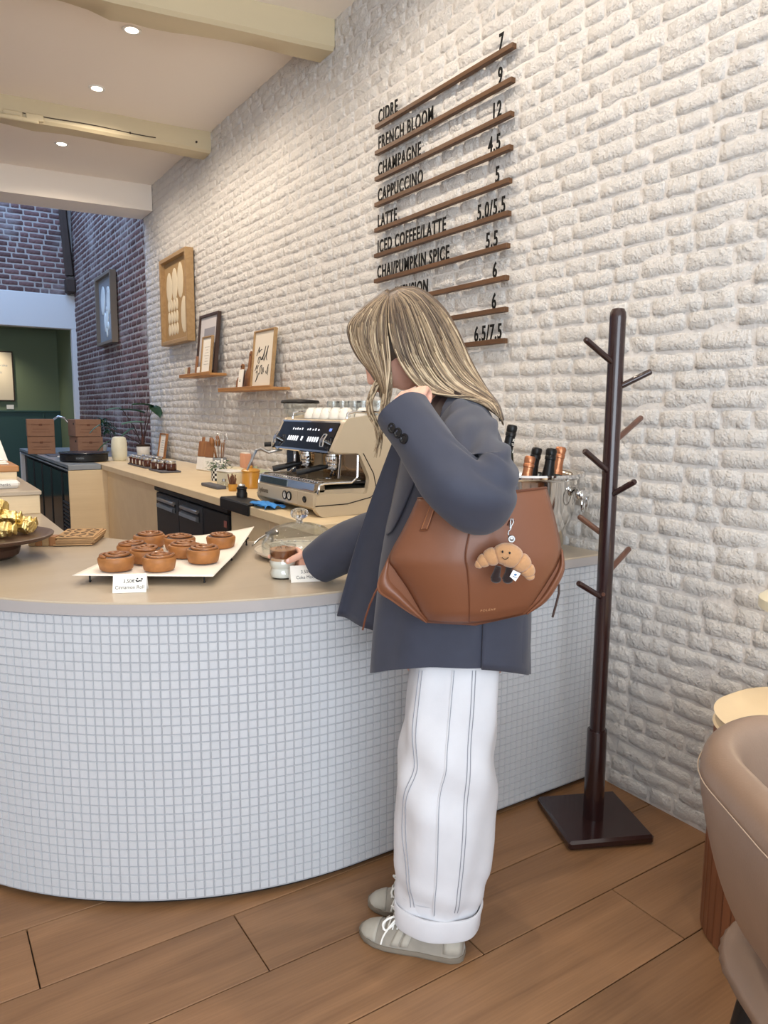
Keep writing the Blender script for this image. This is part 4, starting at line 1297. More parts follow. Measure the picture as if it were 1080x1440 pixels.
# ================================================================ MENU RAILS
M_rail = wood('walnut_rail', (108, 73, 43), (80, 52, 29), .5, 1, 3, .08, .1)
M_letter = mat('black_acrylic', (14, 13, 13), .65, spec=.2)
menu = [('CIDRE', '7'), ('FRENCH BLOOM', '9'), ('CHAMPAGNE', '12'), ('CAPPUCCINO', '4.5'), ('LATTE', '5'), ('ICED COFFEE/LATTE', '5.0/5.5'), ('CHAI/PUMPKIN SPICE', '5.5'), ('INFUSION', '6'), ('', '6'), ('', '6.5/7.5')]
labs = ['top walnut menu rail reading CIDRE 7', 'walnut menu rail reading FRENCH BLOOM 9', 'walnut menu rail reading CHAMPAGNE 12', 'walnut menu rail reading CAPPUCCINO 4.5', 'walnut menu rail reading LATTE 5', 'walnut menu rail reading ICED COFFEE/LATTE 5.0/5.5',
        'walnut menu rail reading CHAI/PUMPKIN SPICE 5.5', 'walnut menu rail just above the head ending in SION 6', 'walnut menu rail beside the head with a lone 6', 'lowest walnut menu rail with the price 6.5/7.5']
MT = Matrix(((0, 0, -1, 0), (-1, 0, 0, 0), (0, 1, 0, 0), (0, 0, 0, 1)))      # text x -> -Y, text y -> Z, facing -X


def islands(vs, fs):
    par = list(range(len(vs)))
    def find(a):
        while par[a] != a:
            par[a] = par[par[a]]; a = par[a]
        return a
    # weld coincident corners first
    key = {}
    for i, v in enumerate(vs):
        k_ = (round(v[0], 5), round(v[1], 5))
        if k_ in key: par[find(i)] = find(key[k_])
        else: key[k_] = i
    for f in fs:
        for q in f[1:]: par[find(q)] = find(f[0])
    g = {}
    for f in fs: g.setdefault(find(f[0]), []).append(f)
    return list(g.values())


for i, ((it, pr), lab) in enumerate(zip(menu, labs)):
    z = 2.753 - i * .1240
    ya, yb = 2.287, 3.283
    o = thing('menu_rail', lab, 'menu board', (XW - .018, (ya + yb) / 2, z), 0, 'menu rails on the brick wall')
    part('batten', MB().box((-.006, 0, .008), (.024, yb - ya, .020), .0015), M_rail, o)
    part('groove', MB().box((-.009, 0, .0182), (.006, yb - ya - .004, .0012)), M_darkgap, o, smooth=False)
    for txt, ypos, al_ in ((it, (yb - ya) / 2 - (.186 if it == 'INFUSION' else .022), 'LEFT'), (pr, -(yb - ya) / 2 + (.06 if len(pr) < 5 else .02), 'RIGHT')):
        if not txt: continue
        vs, fs = text_mesh(txt, .088, .0016, .62, al_, 0, 1.16, .0014)
        vs = [(x, y * 1.0, zz) for x, y, zz in vs]
        for isl in islands(vs, fs):
            ids = sorted({q for f in isl for q in f}); mp_ = {q: n for n, q in enumerate(ids)}
            mb = MB().add([vs[q] for q in ids], [tuple(mp_[q] for q in f) for f in isl], None, Matrix.Translation((-.010, ypos, .0185)) @ MT)
            part('letter', mb, M_letter, o, smooth=False)

# ================================================================ ON THE FRONT COUNTER
M_walnut = mat('dark_walnut', (74, 50, 38), .45, noise=.2, nscale=14, stretch=(1, 1, 3))
M_gold = mat('gold_foil', (244, 220, 150), .36, 1.0, bump=.9, bscale=55, bdist=.008)
cs = thing('cake_stand', 'dark walnut cake stand piled with gold wrapped sweets', 'cake stand', (.185, 2.72, ZT))
part('plate', MB().lathe([(.001, .060), (.20, .064), (.212, .070), (.216, .078), (.208, .080), (.19, .076), (.001, .074)], 48), M_walnut, cs)
part('foot', MB().lathe([(.001, .0), (.085, 0), (.105, .012), (.112, .035), (.10, .052), (.06, .062), (.001, .062)], 36), M_walnut, cs)


def sweet_mesh(seed):
    r = random.Random(seed); rings = []
    n = 18
    ph = [r.uniform(0, 6.28) for _ in range(4)]
    for i in range(n + 1):
        t = i / n; x = (t - .5) * .074
        b = .0178 * (1 - abs(2 * t - 1) ** 3.5) ** .5 + .006
        if t < .10 or t > .90: b = .016 + .006 * r.random()
        if .10 <= t < .17 or .83 < t <= .90: b = .013
        ring = []
        for j in range(14):
            a = 2 * pi * j / 14
            rr = b * (1 + .10 * sin(3 * a + ph[0] + 5 * t) + .08 * sin(5 * a + ph[1] - 9 * t) + r.uniform(-.06, .06))
            ring.append((x + r.uniform(-.001, .001), rr * cos(a), rr * sin(a) * .92))
        rings.append(ring)
    return MB().loft(rings)


SM = [sweet_mesh(s) for s in range(4)]
SME = [m.mesh('wrapper', M_gold, True, 18) for m in SM]
sw0 = None
layers = [(.104, [(-.13, -.06), (-.04, -.09), (.055, -.085), (.12, -.03), (.135, .05), (-.09, .02), (0, .0), (.07, .05), (-.01, .10), (-.12, .10), (.07, .125)]),
          (.136, [(-.09, -.04), (.0, -.05), (.08, -.02), (-.05, .05), (.05, .06), (-.12, .05)]), (.168, [(-.06, -.01), (.02, -.015), (-.02, .05), (.05, .035)])]
SWL = [['far left front of', 'left front of', 'middle front of', 'right front of', 'rightmost of', 'left side of', 'middle of', 'right of centre in', 'middle back of', 'left back of', 'right back of'],
       ['left front of', 'middle front of', 'rightmost of', 'left back of', 'right back of', 'leftmost of'], ['leftmost of', 'front of', 'back of', 'rightmost of']]
names_ = {0: 'bottom', 1: 'middle', 2: 'top'}
rz_ = random.Random(2)
k = 0
for li, (z, ps_) in enumerate(layers):
    for qi, (x, y) in enumerate(ps_):
        o = link('wrapped_sweet', SME[k % 4]); k += 1
        o.location = (.185 + x, 2.72 + y, ZT + z); o.rotation_euler = (rz_.uniform(0, 6), rz_.uniform(-.12, .12), YAW + rz_.uniform(-.5, .5))
        side_ = 'front' if y < -.02 else ('back' if y > .04 else 'central')
        hor = 'left' if x < -.03 else ('right' if x > .04 else 'middle')
        o['label'] = 'crumpled gold foil wrapped sweet, ' + SWL[li][qi] + f' the {names_[li]} layer on the cake stand'
        o['category'] = 'sweet'; o['group'] = 'gold wrapped sweets on the cake stand'
        WM[o.name] = Matrix()
wbk = thing('wooden_block', 'small striped wooden block behind the cake stand foot', 'block', (.392, 2.88, ZT + .0005), YAW + .1)
for q in range(4):
    part('strip', MB().box((-.036 + q * .024, 0, .018), (.0232, .05, .034), .001), M_wooda if q % 2 else M_oakf, wbk)

# stack of printed kraft bags
rb = random.Random(6); kb0 = None
c0 = onz_bag = (.515, 2.90)
for i in range(9):
    z = ZT + .001 + i * .0036
    x, y, rz = c0[0] + rb.uniform(-.006, .006) + i * .0012, c0[1] + rb.uniform(-.006, .006), -.42 + rb.uniform(-.05, .05)
    lab = ('top printed kraft paper bag of the flat stack on the counter' if i == 8 else f'kraft paper bag, {["lowest", "second", "third", "fourth", "fifth", "sixth", "seventh", "eighth"][i]} from the bottom of the flat stack')
    if kb0 is None:
        kb0 = thing('kraft_bag', lab, 'paper bag', (x, y, z), rz, 'kraft bags in the flat stack')
        part('bag', MB().box((0, 0, .0014), (.135, .20, .0026), .0008), M_oakf if False else mat('bag_kraft', (186, 150, 108), .85, noise=.06, nscale=40), kb0)
        part('fold', MB().box((0, .096, .0029), (.133, .008, .0006)), MATS['bag_kraft'], kb0)
    elif i < 8:
        dup(kb0, (x, y, z), rz, lab)
    else:
        o = dup(kb0, (x, y, z), rz, lab)
        mb = MB(); rd = random.Random(11)
        for gx in range(4):
            for gy in range(6):
                M = Matrix.Translation((-.048 + gx * .032 + rd.uniform(-.004, .004), -.08 + gy * .031, .0032)) @ Matrix.Rotation(.7 if (gx + gy) % 2 else -.7, 4, 'Z')
                mb.box((0, 0, .0003), (.025, .006, .0008), 0, None, 0, M)
        part('dash_print', mb, M_ink, o, smooth=False)

# wire cooling rack with parchment and nine cinnamon rolls
A_, B_, C_, D_ = Vector((.385, 2.185)), Vector((.700, 1.985)), Vector((1.055, 2.545)), Vector((.755, 2.70))
ZR = ZT + .022


def quad(s, t):
    p = (A_ * (1 - s) + B_ * s) * (1 - t) + (D_ * (1 - s) + C_ * s) * t
    return p


rk = thing('cooling_rack', 'black wire cooling rack under the parchment sheet', 'rack', (.72, 2.33, ZT))
mb = MB()
loop = [quad(.02, .02), quad(.98, .02), quad(.98, .98), quad(.02, .98), quad(.02, .02)]
part('rim', MB().tube([(p.x, p.y, ZR) for p in loop], .003, 6), M_black, rk, world=True)
for i in range(1, 12):
    a, b = quad(.02, .02 + .96 * i / 12), quad(.98, .02 + .96 * i / 12)
    part('wire', MB().tube([(a.x, a.y, ZR), (b.x, b.y, ZR)], .0014, 5), M_black, rk, world=True)
for s, t in ((.06, .02), (.94, .02), (.98, .5), (.98, .92), (.02, .5), (.06, .97)):
    p = quad(s, t)
    part('leg', MB().tube([(p.x, p.y, ZR), (p.x, p.y, ZT + .002)], .0028, 6).ball((p.x, p.y, ZT + .004), .004, 8, 6), M_black, rk, world=True)


def parch(s, t):
    s2, t2 = -.03 + 1.06 * s, -.035 + 1.07 * t
    p = quad(s2, t2)
    lift = .030 * max(0, (s2 + t2 - 1.45)) ** 1.3 * 2.0 + .010 * max(0, -(s2) * 12) * 0 + .0015 * sin(13 * s) * sin(9 * t)
    return (p.x, p.y, ZR + .0055 + lift)


o = part('parchment_sheet', MB().sheet(parch, 20, 24), mat('parchment', (244, 237, 225), .75, noise=.02, nscale=30, bump=.12, bscale=90), None, solid=.001, angle=0)
o['label'] = 'white parchment paper with one raised corner on the wire rack'; o['category'] = 'paper'

M_bun = mat('baked_bun', (158, 104, 56), .55, noise=.25, nscale=34, bump=.35, bscale=60, bdist=.003, coat=.1)
M_bunt = mat('bun_top', (140, 88, 46), .4, noise=.3, nscale=50, bump=.3, bscale=80, coat=.4)
M_cinn = mat('cinnamon_filling', (46, 22, 14), .4, noise=.25, nscale=60, coat=.3)
b0 = None
buns = [(.485, 2.178, 'front left cinnamon roll on the parchment'), (.588, 2.240, 'cinnamon roll wedged behind the front middle one'), (.590, 2.112, 'front middle cinnamon roll nearest the price card'),
        (.668, 2.500, 'cinnamon roll at the back left corner of the parchment'), (.742, 2.402, 'cinnamon roll in the back middle of the parchment'), (.573, 2.340, 'cinnamon roll at the left edge, behind the front left one'),
        (.716, 2.268, 'cinnamon roll in the centre of the parchment'), (.738, 2.158, 'front right cinnamon roll on the parchment'), (.872, 2.365, 'lone cinnamon roll at the right of the parchment')]
for i, (x, y, lab) in enumerate(buns):
    z = ZR + .0095
    if b0 is None:
        b0 = thing('cinnamon_roll', lab, 'pastry', (x, y, z), 0, 'cinnamon rolls on the parchment'); b0.scale = (1.06, 1.06, .84)
        part('crust', MB().lathe([(.001, 0), (.040, 0), (.044, .004), (.048, .028), (.049, .040), (.046, .046), (.036, .049), (.001, .050)], 32), M_bun, b0)
        rs_ = random.Random(1)
        pts = []; rad = []
        N_ = 74
        for q in range(N_):
            t = q / (N_ - 1); a = t * 2 * pi * 2.6
            rr = .003 + .0385 * t
            pts.append((rr * cos(a), rr * sin(a), .0500 + .0085 * (1 - t) + .0012 * sin(a * 1.7))); rad.append(.0054)
        rad[0] = .004; rad[-1] = .003
        part('swirl', MB().tube(pts, rad, 8), M_bunt, b0, angle=0)
        part('filling', MB().lathe([(.001, .0505), (.034, .0503), (.041, .0485), (.042, .045)], 24, cap1=False), M_cinn, b0)
    else:
        o = dup(b0, (x, y, z), i * 1.37, lab)
        o.scale = (1.05 + .05 * sin(i * 2.3), 1.05 + .05 * cos(i * 1.9), .84 + .07 * sin(i * 3.1))

# price cards
def card(name, lab, p, rz, w, h, l1, l2, leafy):
    o = thing(name, lab, 'price card', (p[0], p[1], ZT + .0005), rz)
    a = .42
    M1 = Matrix.Translation((0, -h * sin(a), 0)) @ Matrix.Rotation(pi / 2 - a, 4, 'X')
    M2 = Matrix.Translation((0, h * sin(a), 0)) @ Matrix.Rotation(pi / 2 + a, 4, 'X')
    f = part('front', MB().box((0, h / 2, 0), (w, h, .0008), 0, None, 0, M1), M_paper, o, smooth=False)
    part('back', MB().box((0, h / 2, 0), (w, h, .0008), 0, None, 0, M2), M_paper, o, smooth=False)
    for t, s, yy, xx in ((l1, h * .28, h * .52, -w * .02), (l2, h * .27, h * .20, 0.0)):
        vs, fs = text_mesh(t, s, .0001, .9, 'CENTER')
        part('lettering', MB().add(vs, fs, None, M1 @ Matrix.Translation((xx, yy, .0008))), M_ink, f, smooth=False)
    mb = MB(); r = random.Random(4)
    for q in range(9):
        mb.ball((w * .28 + r.uniform(-.1, .1) * w, h * .66 + r.uniform(-.09, .09) * h, .0006), (w * .03, w * .022, .0003), 8, 4, None, M1)
    part('plant_drawing', mb, M_ink, f, smooth=False)


card('price_card', 'white folded card reading Cinnamon Roll in front of the rack', (.484, 2.018), -.40, .088, .052, '3,50€', 'Cinnamon Roll', True)
card('price_card', 'white folded card reading Coke Mocha beside the iced coffee', (.952, 1.885), -.30, .094, .05, '3.50€', 'Coke Mocha', True)

# glass dome on a rimmed plate, tongs
dm = thing('cake_plate', 'pale stoneware plate under the glass dome', 'plate', (1.105, 2.235, ZT))
part('plate', MB().lathe([(.001, 0), (.11, 0), (.135, .008), (.15, .018), (.152, .022), (.148, .023), (.13, .014), (.11, .008), (.001, .007)], 48), mat('plate_stoneware', (214, 202, 184), .4), dm)
part('rim', MB().lathe([(.148, .020), (.154, .021), (.153, .027), (.148, .024)], 48, cap0=False, cap1=False), MATS['plate_stoneware'], dm)
dg_ = thing('glass_dome', 'clear glass cake dome with a cut glass knob', 'dome', (1.105, 2.235, ZT + .0148))
pr_o = [(.128, 0), (.130, .02), (.126, .045), (.112, .068), (.085, .086), (.05, .096), (.02, .100)]
part('dome', MB().lathe(pr_o + [(.018, .097)] + [(r - .003, z - .002 if z > .02 else z) for r, z in reversed(pr_o[:-1])], 56, cap0=False, cap1=False), M_glass, dg_)
kn = MB(); rk_ = []
for r, z in ((.010, .099), (.009, .108), (.014, .114), (.024, .120), (.028, .132), (.024, .144), (.012, .150)):
    rk_.append([((r * (1 + .12 * (j % 2)) * cos(2 * pi * j / 16)), (r * (1 + .12 * (j % 2)) * sin(2 * pi * j / 16)), z) for j in range(16)])
M_cutglass = mat('cut_glass', (250, 250, 250), .03, trans=1.0, ior=1.5)
part('knob', kn.loft(rk_), M_cutglass, dg_, angle=15)
dots = MB()
for q in range(16):
    a = pi + q * .2
    dots.ball((.121 * cos(a), .121 * sin(a), .058), .004, 8, 6)
part('bead_row', dots, M_cutglass, dg_)
tg = thing('serving_tongs', 'small steel tongs with black grip beside the glass dome', 'tongs', (1.085, 2.445, ZT), .3)
part('arm', MB().tube([(0, 0, .045), (-.03, -.015, .03), (-.06, -.02, .006)], .004, 6), M_steel, tg); part('arm', MB().tube([(0, .01, .045), (-.028, .02, .03), (-.055, .03, .006)], .004, 6), M_steel, tg)
part('grip', MB().box((.02, .006, .047), (.05, .026, .014), .004), M_black, tg); part('stand', MB().tube([(.02, .006, .043), (.02, .006, .004)], .006, 8), M_steel, tg)

# iced coffee glass (held by the woman)
CUP = (.912, 1.958)
ic = thing('iced_coffee', 'bulged glass of layered iced latte held in the hand', 'drink', (CUP[0], CUP[1], ZT))
prof = [(.030, .0), (.036, .003), (.0395, .015), (.036, .027), (.0345, .031), (.038, .037), (.0405, .047), (.0375, .056), (.0365, .060), (.039, .075), (.0405, .098)]
part('glass', MB().lathe([(.001, .0)] + prof + [(.0385, .098)] + [(r - .0022, z) for r, z in reversed(prof[1:-1])] + [(.001, .004)], 36, cap0=False, cap1=False), M_glass, ic)
inn = [(r - .0026, z) for r, z in prof]
def seg(z0, z1):
    ps = [(interp([(z, r) for r, z in inn], z0), z0)] + [(r, z) for r, z in inn if z0 < z < z1] + [(interp([(z, r) for r, z in inn], z1), z1)]
    return MB().lathe([(.001, z0)] + ps + [(.001, z1)], 32)
part('milk_layer', seg(.005, .054), mat('milk', (232, 226, 216), .35), ic)
part('blend_layer', seg(.0542, .062), mat('latte_blend', (196, 152, 116), .3), ic)
part('coffee_layer', seg(.0622, .085), mat('coffee', (124, 72, 40), .15), ic)
part('foam', seg(.0852, .088), mat('crema', (176, 132, 96), .4), ic)
for q, (x, y) in enumerate(((.008, .01), (-.014, -.004), (.012, -.014))):
    part('ice_cube', MB().box((x, y, .089), (.016, .016, .012), .003, None, q * .7), M_cutglass, ic)

# card terminal, tablet stand on the plinths
te = thing('white_terminal', 'white rounded card device with grey print on the lower plinth', 'device', (.365, 3.985, ZT + .1105), .2)
part('body', MB().box((0, 0, .020), (.15, .10, .038), .014), M_white, te)
vs, fs = text_mesh('thanks', .020, .0004, 1.0, 'CENTER')
part('print', MB().add(vs, fs, None, Matrix.Translation((.0, -.0505, .014)) @ Matrix.Rotation(pi / 2, 4, 'X')), M_slate, te, smooth=False)
ts = thing('tablet_stand', 'dark tilted tablet stand at the left edge on the upper plinth', 'tablet', (.35, 4.45, ZT + .214), .35)
part('plate', MB().box((0, 0, .06), (.20, .014, .13), .005, None, 0, Matrix.Rotation(-.6, 4, 'X')), M_black, ts)
part('screen_edge', MB().box((0, -.008, .06), (.205, .004, .135), .002, None, 0, Matrix.Rotation(-.6, 4, 'X')), M_white, ts); part('base', MB().box((0, .02, .005), (.14, .10, .009), .003), M_steel, ts)
fs_ = thing('folded_cloth', 'folded white cloth lying on the warm wooden board', 'cloth', (.30, 4.22, ZT + .2105), .1)
part('lower_fold', MB().box((0, 0, .005), (.24, .10, .009), .004), M_paper, fs_); part('upper_fold', MB().box((.004, .006, .0135), (.22, .085, .007), .003), M_paper, fs_)

# ================================================================ CHAMPAGNE BUCKET
bk_ = thing('champagne_bucket', 'large polished steel bucket of champagne bottles on the counter', 'bucket', (1.852, 1.935, ZT))
PB = [(.001, 0), (.115, 0), (.135, .006), (.15, .03), (.185, .16), (.20, .262), (.206, .272), (.214, .276), (.216, .283), (.210, .286), (.20, .280), (.192, .262), (.178, .16), (.146, .034), (.126, .014), (.001, .012)]
part('bowl', MB().lathe(PB, 56), mat('bucket_steel', (222, 218, 212), .07, 1.0), bk_)
part('rim', MB().lathe([(.210, .272), (.217, .274), (.219, .280), (.216, .287), (.209, .284)], 56, cap0=False, cap1=False), M_chrome, bk_)
for a in (YAW - .42, YAW + pi - .42):
    h_ = MB(); dx, dy = cos(a), sin(a)
    P = Vector((.192 * dx, .192 * dy, .215)); out = Vector((dx, dy, 0)); tan = Vector((-dy, dx, 0))
    boss = part('handle_bar', MB().tube([P - tan * .05 + out * .02, P + out * .032, P + tan * .05 + out * .02], [.012, .015, .012], 10).ball(P - tan * .045 + out * .02, .019, 12, 8).ball(P + tan * .045 + out * .02, .019, 12, 8), M_chrome, bk_)
    for s in (-1, 1):
        c = P + tan * (.045 * s) + out * .03
        pts = [c + tan * (.030 * cos(q * pi / 10)) + Vector((0, 0, -.028 + .030 * sin(q * pi / 10))) for q in range(21)]
        part('ring', MB().tube(pts, .003, 6), M_chrome, boss)
M_btl = mat('bottle_green', (22, 34, 24), .08, coat=.5)
M_foilb = mat('black_foil', (22, 22, 24), .35, .3, bump=.3, bscale=120)
M_foilc = mat('copper_foil', (190, 128, 92), .3, .8, bump=.4, bscale=120, bdist=.003)


BC = Vector((1.852, 1.935)); BCU, BCV = UAX.x * BC.x + UAX.y * BC.y, VAX.x * BC.x + VAX.y * BC.y


def bottle(lab, bu, bv, tpx, tpy, tv, foil, full=False):
    """base offset from the bucket centre, top seen at a photo pixel at depth offset tv"""
    top = Vector(atv(tpx, tpy, BCV + tv))
    b2 = UAX * (BCU + bu) + VAX * (BCV + bv)
    hd = (Vector((top.x, top.y)) - Vector((b2.x, b2.y))).length
    base = Vector((b2.x, b2.y, top.z - sqrt(max(.01, .327 ** 2 - hd * hd))))
    q = (top - base).to_track_quat('Z', 'Y').to_euler()
    o = thing('champagne_bottle', lab, 'bottle', tuple(base), 0, 'champagne bottles in the steel bucket', rot=tuple(q))
    part('glass', MB().lathe([(.001, 0), (.040, 0), (.0435, .006), (.0435, .13), (.040, .165), (.028, .205), (.0195, .235), (.0165, .255), (.0165, .30), (.001, .302)], 28), M_btl, o)
    z0 = .225 if not full else .245
    part('foil', MB().lathe([(interp([(.165, .041), (.205, .029), (.235, .0205), (.255, .0175)], z0), z0), (.0182, .262), (.0175, .284), (.0195, .286), (.0195, .296), (.0178, .299), (.019, .304), (.0195, .318), (.016, .325), (.001, .327)], 24, cap0=False), foil, o)
    return o


bt = bottle('tall dark green bottle standing highest at the left of the bucket', -.085, .075, 721, 597, .06, M_foilb, True)
mb = MB(); Mw = Matrix.Rotation(YAW, 4, 'Z')
for px_, pz_, sx_, sz_, ro_ in ((0, .272, .012, .0022, .9), (0, .272, .012, .0022, -.9), (0, .259, .012, .002, 0), (.001, .254, .009, .002, 0), (.004, .232, .003, .012, .1)):
    mb.box((0, 0, 0), (sx_, .002, sz_), 0, None, 0, Mw @ Matrix.Translation((px_, -interp([(.2, .03), (.235, .0215), (.25, .0188), (.3, .0184)], pz_), pz_)) @ Matrix.Rotation(ro_, 4, 'Y'))
part('white_mark', mb, M_paper, bt, smooth=False)
bottle('copper foiled bottle neck lowest in the bucket between two dark ones', -.035, -.065, 746, 641, -.03, M_foilc)
bottle('black foiled bottle neck in the middle of the bucket', .005, .085, 756, 629, .075, M_foilb)
bottle('black foiled bottle neck leaning beside the right copper one', .055, -.052, 776, 630, -.03, M_foilb)
bottle('copper foiled bottle neck at the right of the bucket', .092, .040, 789.5, 628, .06, M_foilc)

# ================================================================ COAT RACK
M_mah = mat('mahogany_lacquer', (46, 26, 25), .22, noise=.15, nscale=12, coat=.4, stretch=(1, 1, .15))
M_mahl = mat('mahogany_light', (96, 62, 48), .3, noise=.15, nscale=12, coat=.3)
RK = (1.822, 1.521)
cr_ = thing('coat_rack', 'dark mahogany coat rack with eight pegs on a square base', 'coat rack', (*RK, 0))
part('base', MB().box((.008, .006, .016), (.285, .285, .030), .008, None, -.42), M_mah, cr_)
part('lower_sleeve', MB().lathe([(.001, .03), (.032, .03), (.033, .034), (.0315, .33), (.0305, .334), (.001, .334)], 28), M_mah, cr_)
part('pole', MB().lathe([(.001, .33), (.0245, .33), (.0245, 1.64), (.0235, 1.655), (.018, 1.666), (.001, 1.67)], 28), M_mah, cr_)
part('joint_plug', MB().cyl((-.02, -.0142, .79), (-.0215, -.0152, .79), .006, n=12), M_mahl, cr_)
VP = RK[0] * VAX.x + RK[1] * VAX.y
pegs = [((823, 477), (858, 503), -.07, 0), ((916, 522), (874, 549), -.03, 0), ((902, 587), (870, 611), .10, 1), ((822, 634), (850, 659), -.09, 0), ((893, 677), (862, 699), -.10, 0), ((814, 726), (845, 752), .08, 1), ((885, 771), (857, 796), .09, 1), ((813, 820), (842, 843), -.08, 0)]
for tip, root, dv, lt in pegs:
    t_ = Vector(atv(*tip, VP + dv)); r_ = Vector(atv(*root, VP)); r_.x, r_.y = RK
    r_.z = t_.z - (Vector((t_.x, t_.y)) - Vector(RK)).length * .52
    d = (t_ - r_).normalized()
    part('peg', MB().tube([r_ + d * .015, t_ - d * .004, t_], [.0092, .0092, .007], 14), M_mahl if lt else M_mah, cr_, world=True)  # pegs pointing away: their brighter look put into a paler mahogany

# ================================================================ TABLE, LAMP AND TUB CHAIR AT THE RIGHT EDGE
def rrect(cx, cy, hx, hy, r, n=10):
    out = []
    for sx, sy, a0 in ((1, 1, 0), (-1, 1, 90), (-1, -1, 180), (1, -1, 270)):
        for i in range(n + 1):
            a = radians(a0 + 90 * i / n)
            out.append((cx + sx * (hx - r) + r * cos(a), cy + sy * (hy - r) + r * sin(a)))
    return out


ZTB = .60
tb = thing('side_table', 'pale rounded table on a reeded wooden drum base by the wall', 'table', (1.86, .78, 0))
pl = rrect(1.845, .765, .225, .315, .195)
part('table_top', MB().loft([[(x, y, z) for x, y in (inset(pl, d))] for z, d in ((ZTB - .03, .006), (ZTB - .026, 0), (ZTB - .004, 0), (ZTB, .005))]), mat('pale_ash', (222, 202, 168), .4, noise=.03, nscale=14, stretch=(.2, 1, 1)), tb, world=True, angle=30)
M_reed = wood('reeded_walnut', (140, 88, 58), (104, 62, 40), .4, 2, 2, .08, .06)
rings = []
for z in (.0, ZTB - .03):
    rings.append([(1.822 + .183 * cos(2 * pi * j / 64), .896 + .183 * sin(2 * pi * j / 64), z) for j in range(64)])
part('drum', MB().loft(rings), M_darkgap, tb, world=True)
for j in range(44):
    a = 2 * pi * (j + .5) / 44
    if j in (27, 28, 29): continue
    M = Matrix.Translation((1.822 + .185 * cos(a), .896 + .185 * sin(a), (ZTB - .03) / 2)) @ Matrix.Rotation(a, 4, 'Z')
    part('slat', MB().box((0, 0, 0), (.012, .0262, ZTB - .034), .002, None, 0, M), M_reed, tb, world=True)
inv_ = MB().lathe([(.001, 0), (.05, 0), (.056, .004), (.056, .008), (.001, .010)], 30, M=Matrix.Translation((1.707, .749, .10)) @ Matrix.Rotation(-2.23, 4, 'Z') @ Matrix.Rotation(pi / 2, 4, 'Y'))
part('brass_inlay', inv_, mat('satin_brass', (196, 164, 110), .25, .8), tb, world=True)
lm_ = thing('table_lamp', 'cream disc shaded table lamp at the right edge by the wall', 'lamp', (1.867, .913, ZTB))
part('base', MB().lathe([(.001, 0), (.05, 0), (.052, .006), (.05, .014), (.001, .016)], 28), M_cream, lm_)
part('stem', MB().lathe([(.012, .014), (.012, .27), (.001, .27)], 16, cap0=False), M_cream, lm_)
part('shade', MB().lathe([(.001, .307), (.105, .303), (.118, .293), (.118, .269), (.112, .269), (.108, .291), (.001, .295)], 40), M_cream, lm_)
part('bulb', MB().ball((0, 0, .278), (.022, .022, .010), 12, 8), mat('warm_bulb', (255, 220, 160), .4, emit=(255, 205, 140), estr=5), lm_)
d = bpy.data.lights.new('table_lamp_bulb', 'POINT'); d.energy = .9; d.color = (1, .78, .52); d.shadow_soft_size = .03
lo = bpy.data.objects.new('table_lamp_bulb', d); COL.objects.link(lo); lo.location = (1.867, .913, ZTB + .25)

M_leatherT = mat('taupe_leather', (146, 122, 104), .42, noise=.04, nscale=20, bump=.25, bscale=260, bdist=.001, coat=.05)
CC = UAX * .832 + VAX * 1.03
ch = thing('tub_chair', 'taupe leather tub chair with black legs at the lower right edge', 'chair', (CC.x, CC.y, 0), YAW)
# shell in the chair's own frame: back to the left (-x), open towards the right (+x)
plan = rrect(0, 0, .30, .315, .235, 16)
ring_pts = [p for p in plan]
# walk round the plan from the open side, over the back, to the open side again
ang = sorted(((atan2(p[1], p[0]) % (2 * pi)), p) for p in ring_pts)
ang = [(a_, p) for a_, p in ang if radians(48) < a_ < radians(312)]
rings_s = []; seam = []
for a_, (x, y) in ang:
    e = abs(a_ - pi) / radians(132)
    top = .80 - .07 * smooth01((e - .45) / .55)
    low = .475
    ring = []
    L_ = sqrt(x * x + y * y)
    for off, z in ((.085, low), (.05, low + .06), (.022, low + .15), (.004, top - .09), (.0, top - .05), (.005, top - .022), (.022, top - .004), (.042, top), (.060, top - .010), (.070, top - .035), (.076, top - .12), (.085, low + .10), (.10, low)):
        k_ = 1 - off / L_
        ring.append((x * k_, y * k_, z))
    rings_s.append(ring); seam.append((x * 1.004, y * 1.004, top - .052))
part('back_shell', MB().loft(rings_s), M_leatherT, ch, angle=0, subsurf=2)
part('stitching', MB().tube(seam, .0011, 5), mat('pale_thread', (186, 166, 146), .8), ch)
def slab(name, lv, m_):
    part(name, MB().loft([[(x, y, z) for x, y in inset(rrect(.02, 0, .235, .255, .16), d_)] for z, d_ in lv]), m_, ch, subsurf=1)
slab('seat', ((.46, .0), (.50, .0), (.535, .012), (.545, .05)), M_leatherT)
slab('under_frame', ((.385, .06), (.40, .01), (.458, .0)), M_leatherT)
for sx in (-1, 1):
    for sy in (-1, 1):
        part('leg', MB().tube([(.02 + sx * .16, sy * .17, .40), (.02 + sx * .205, sy * .225, .0)], [.020, .012], 12), M_black, ch)

# ================================================================ THE WOMAN (built in her own frame: u = sideways, v = depth, z = up)
MUV = Matrix(((UAX.x, VAX.x, 0, 0), (UAX.y, VAX.y, 0, 0), (0, 0, 1, 0), (0, 0, 0, 1)))


def uvpart(name, mb, mat_, parent, **kw):
    mb.v = [tuple(MUV @ Vector(p)) for p in mb.v]
    return part(name, mb, mat_, parent, world=True, **kw)


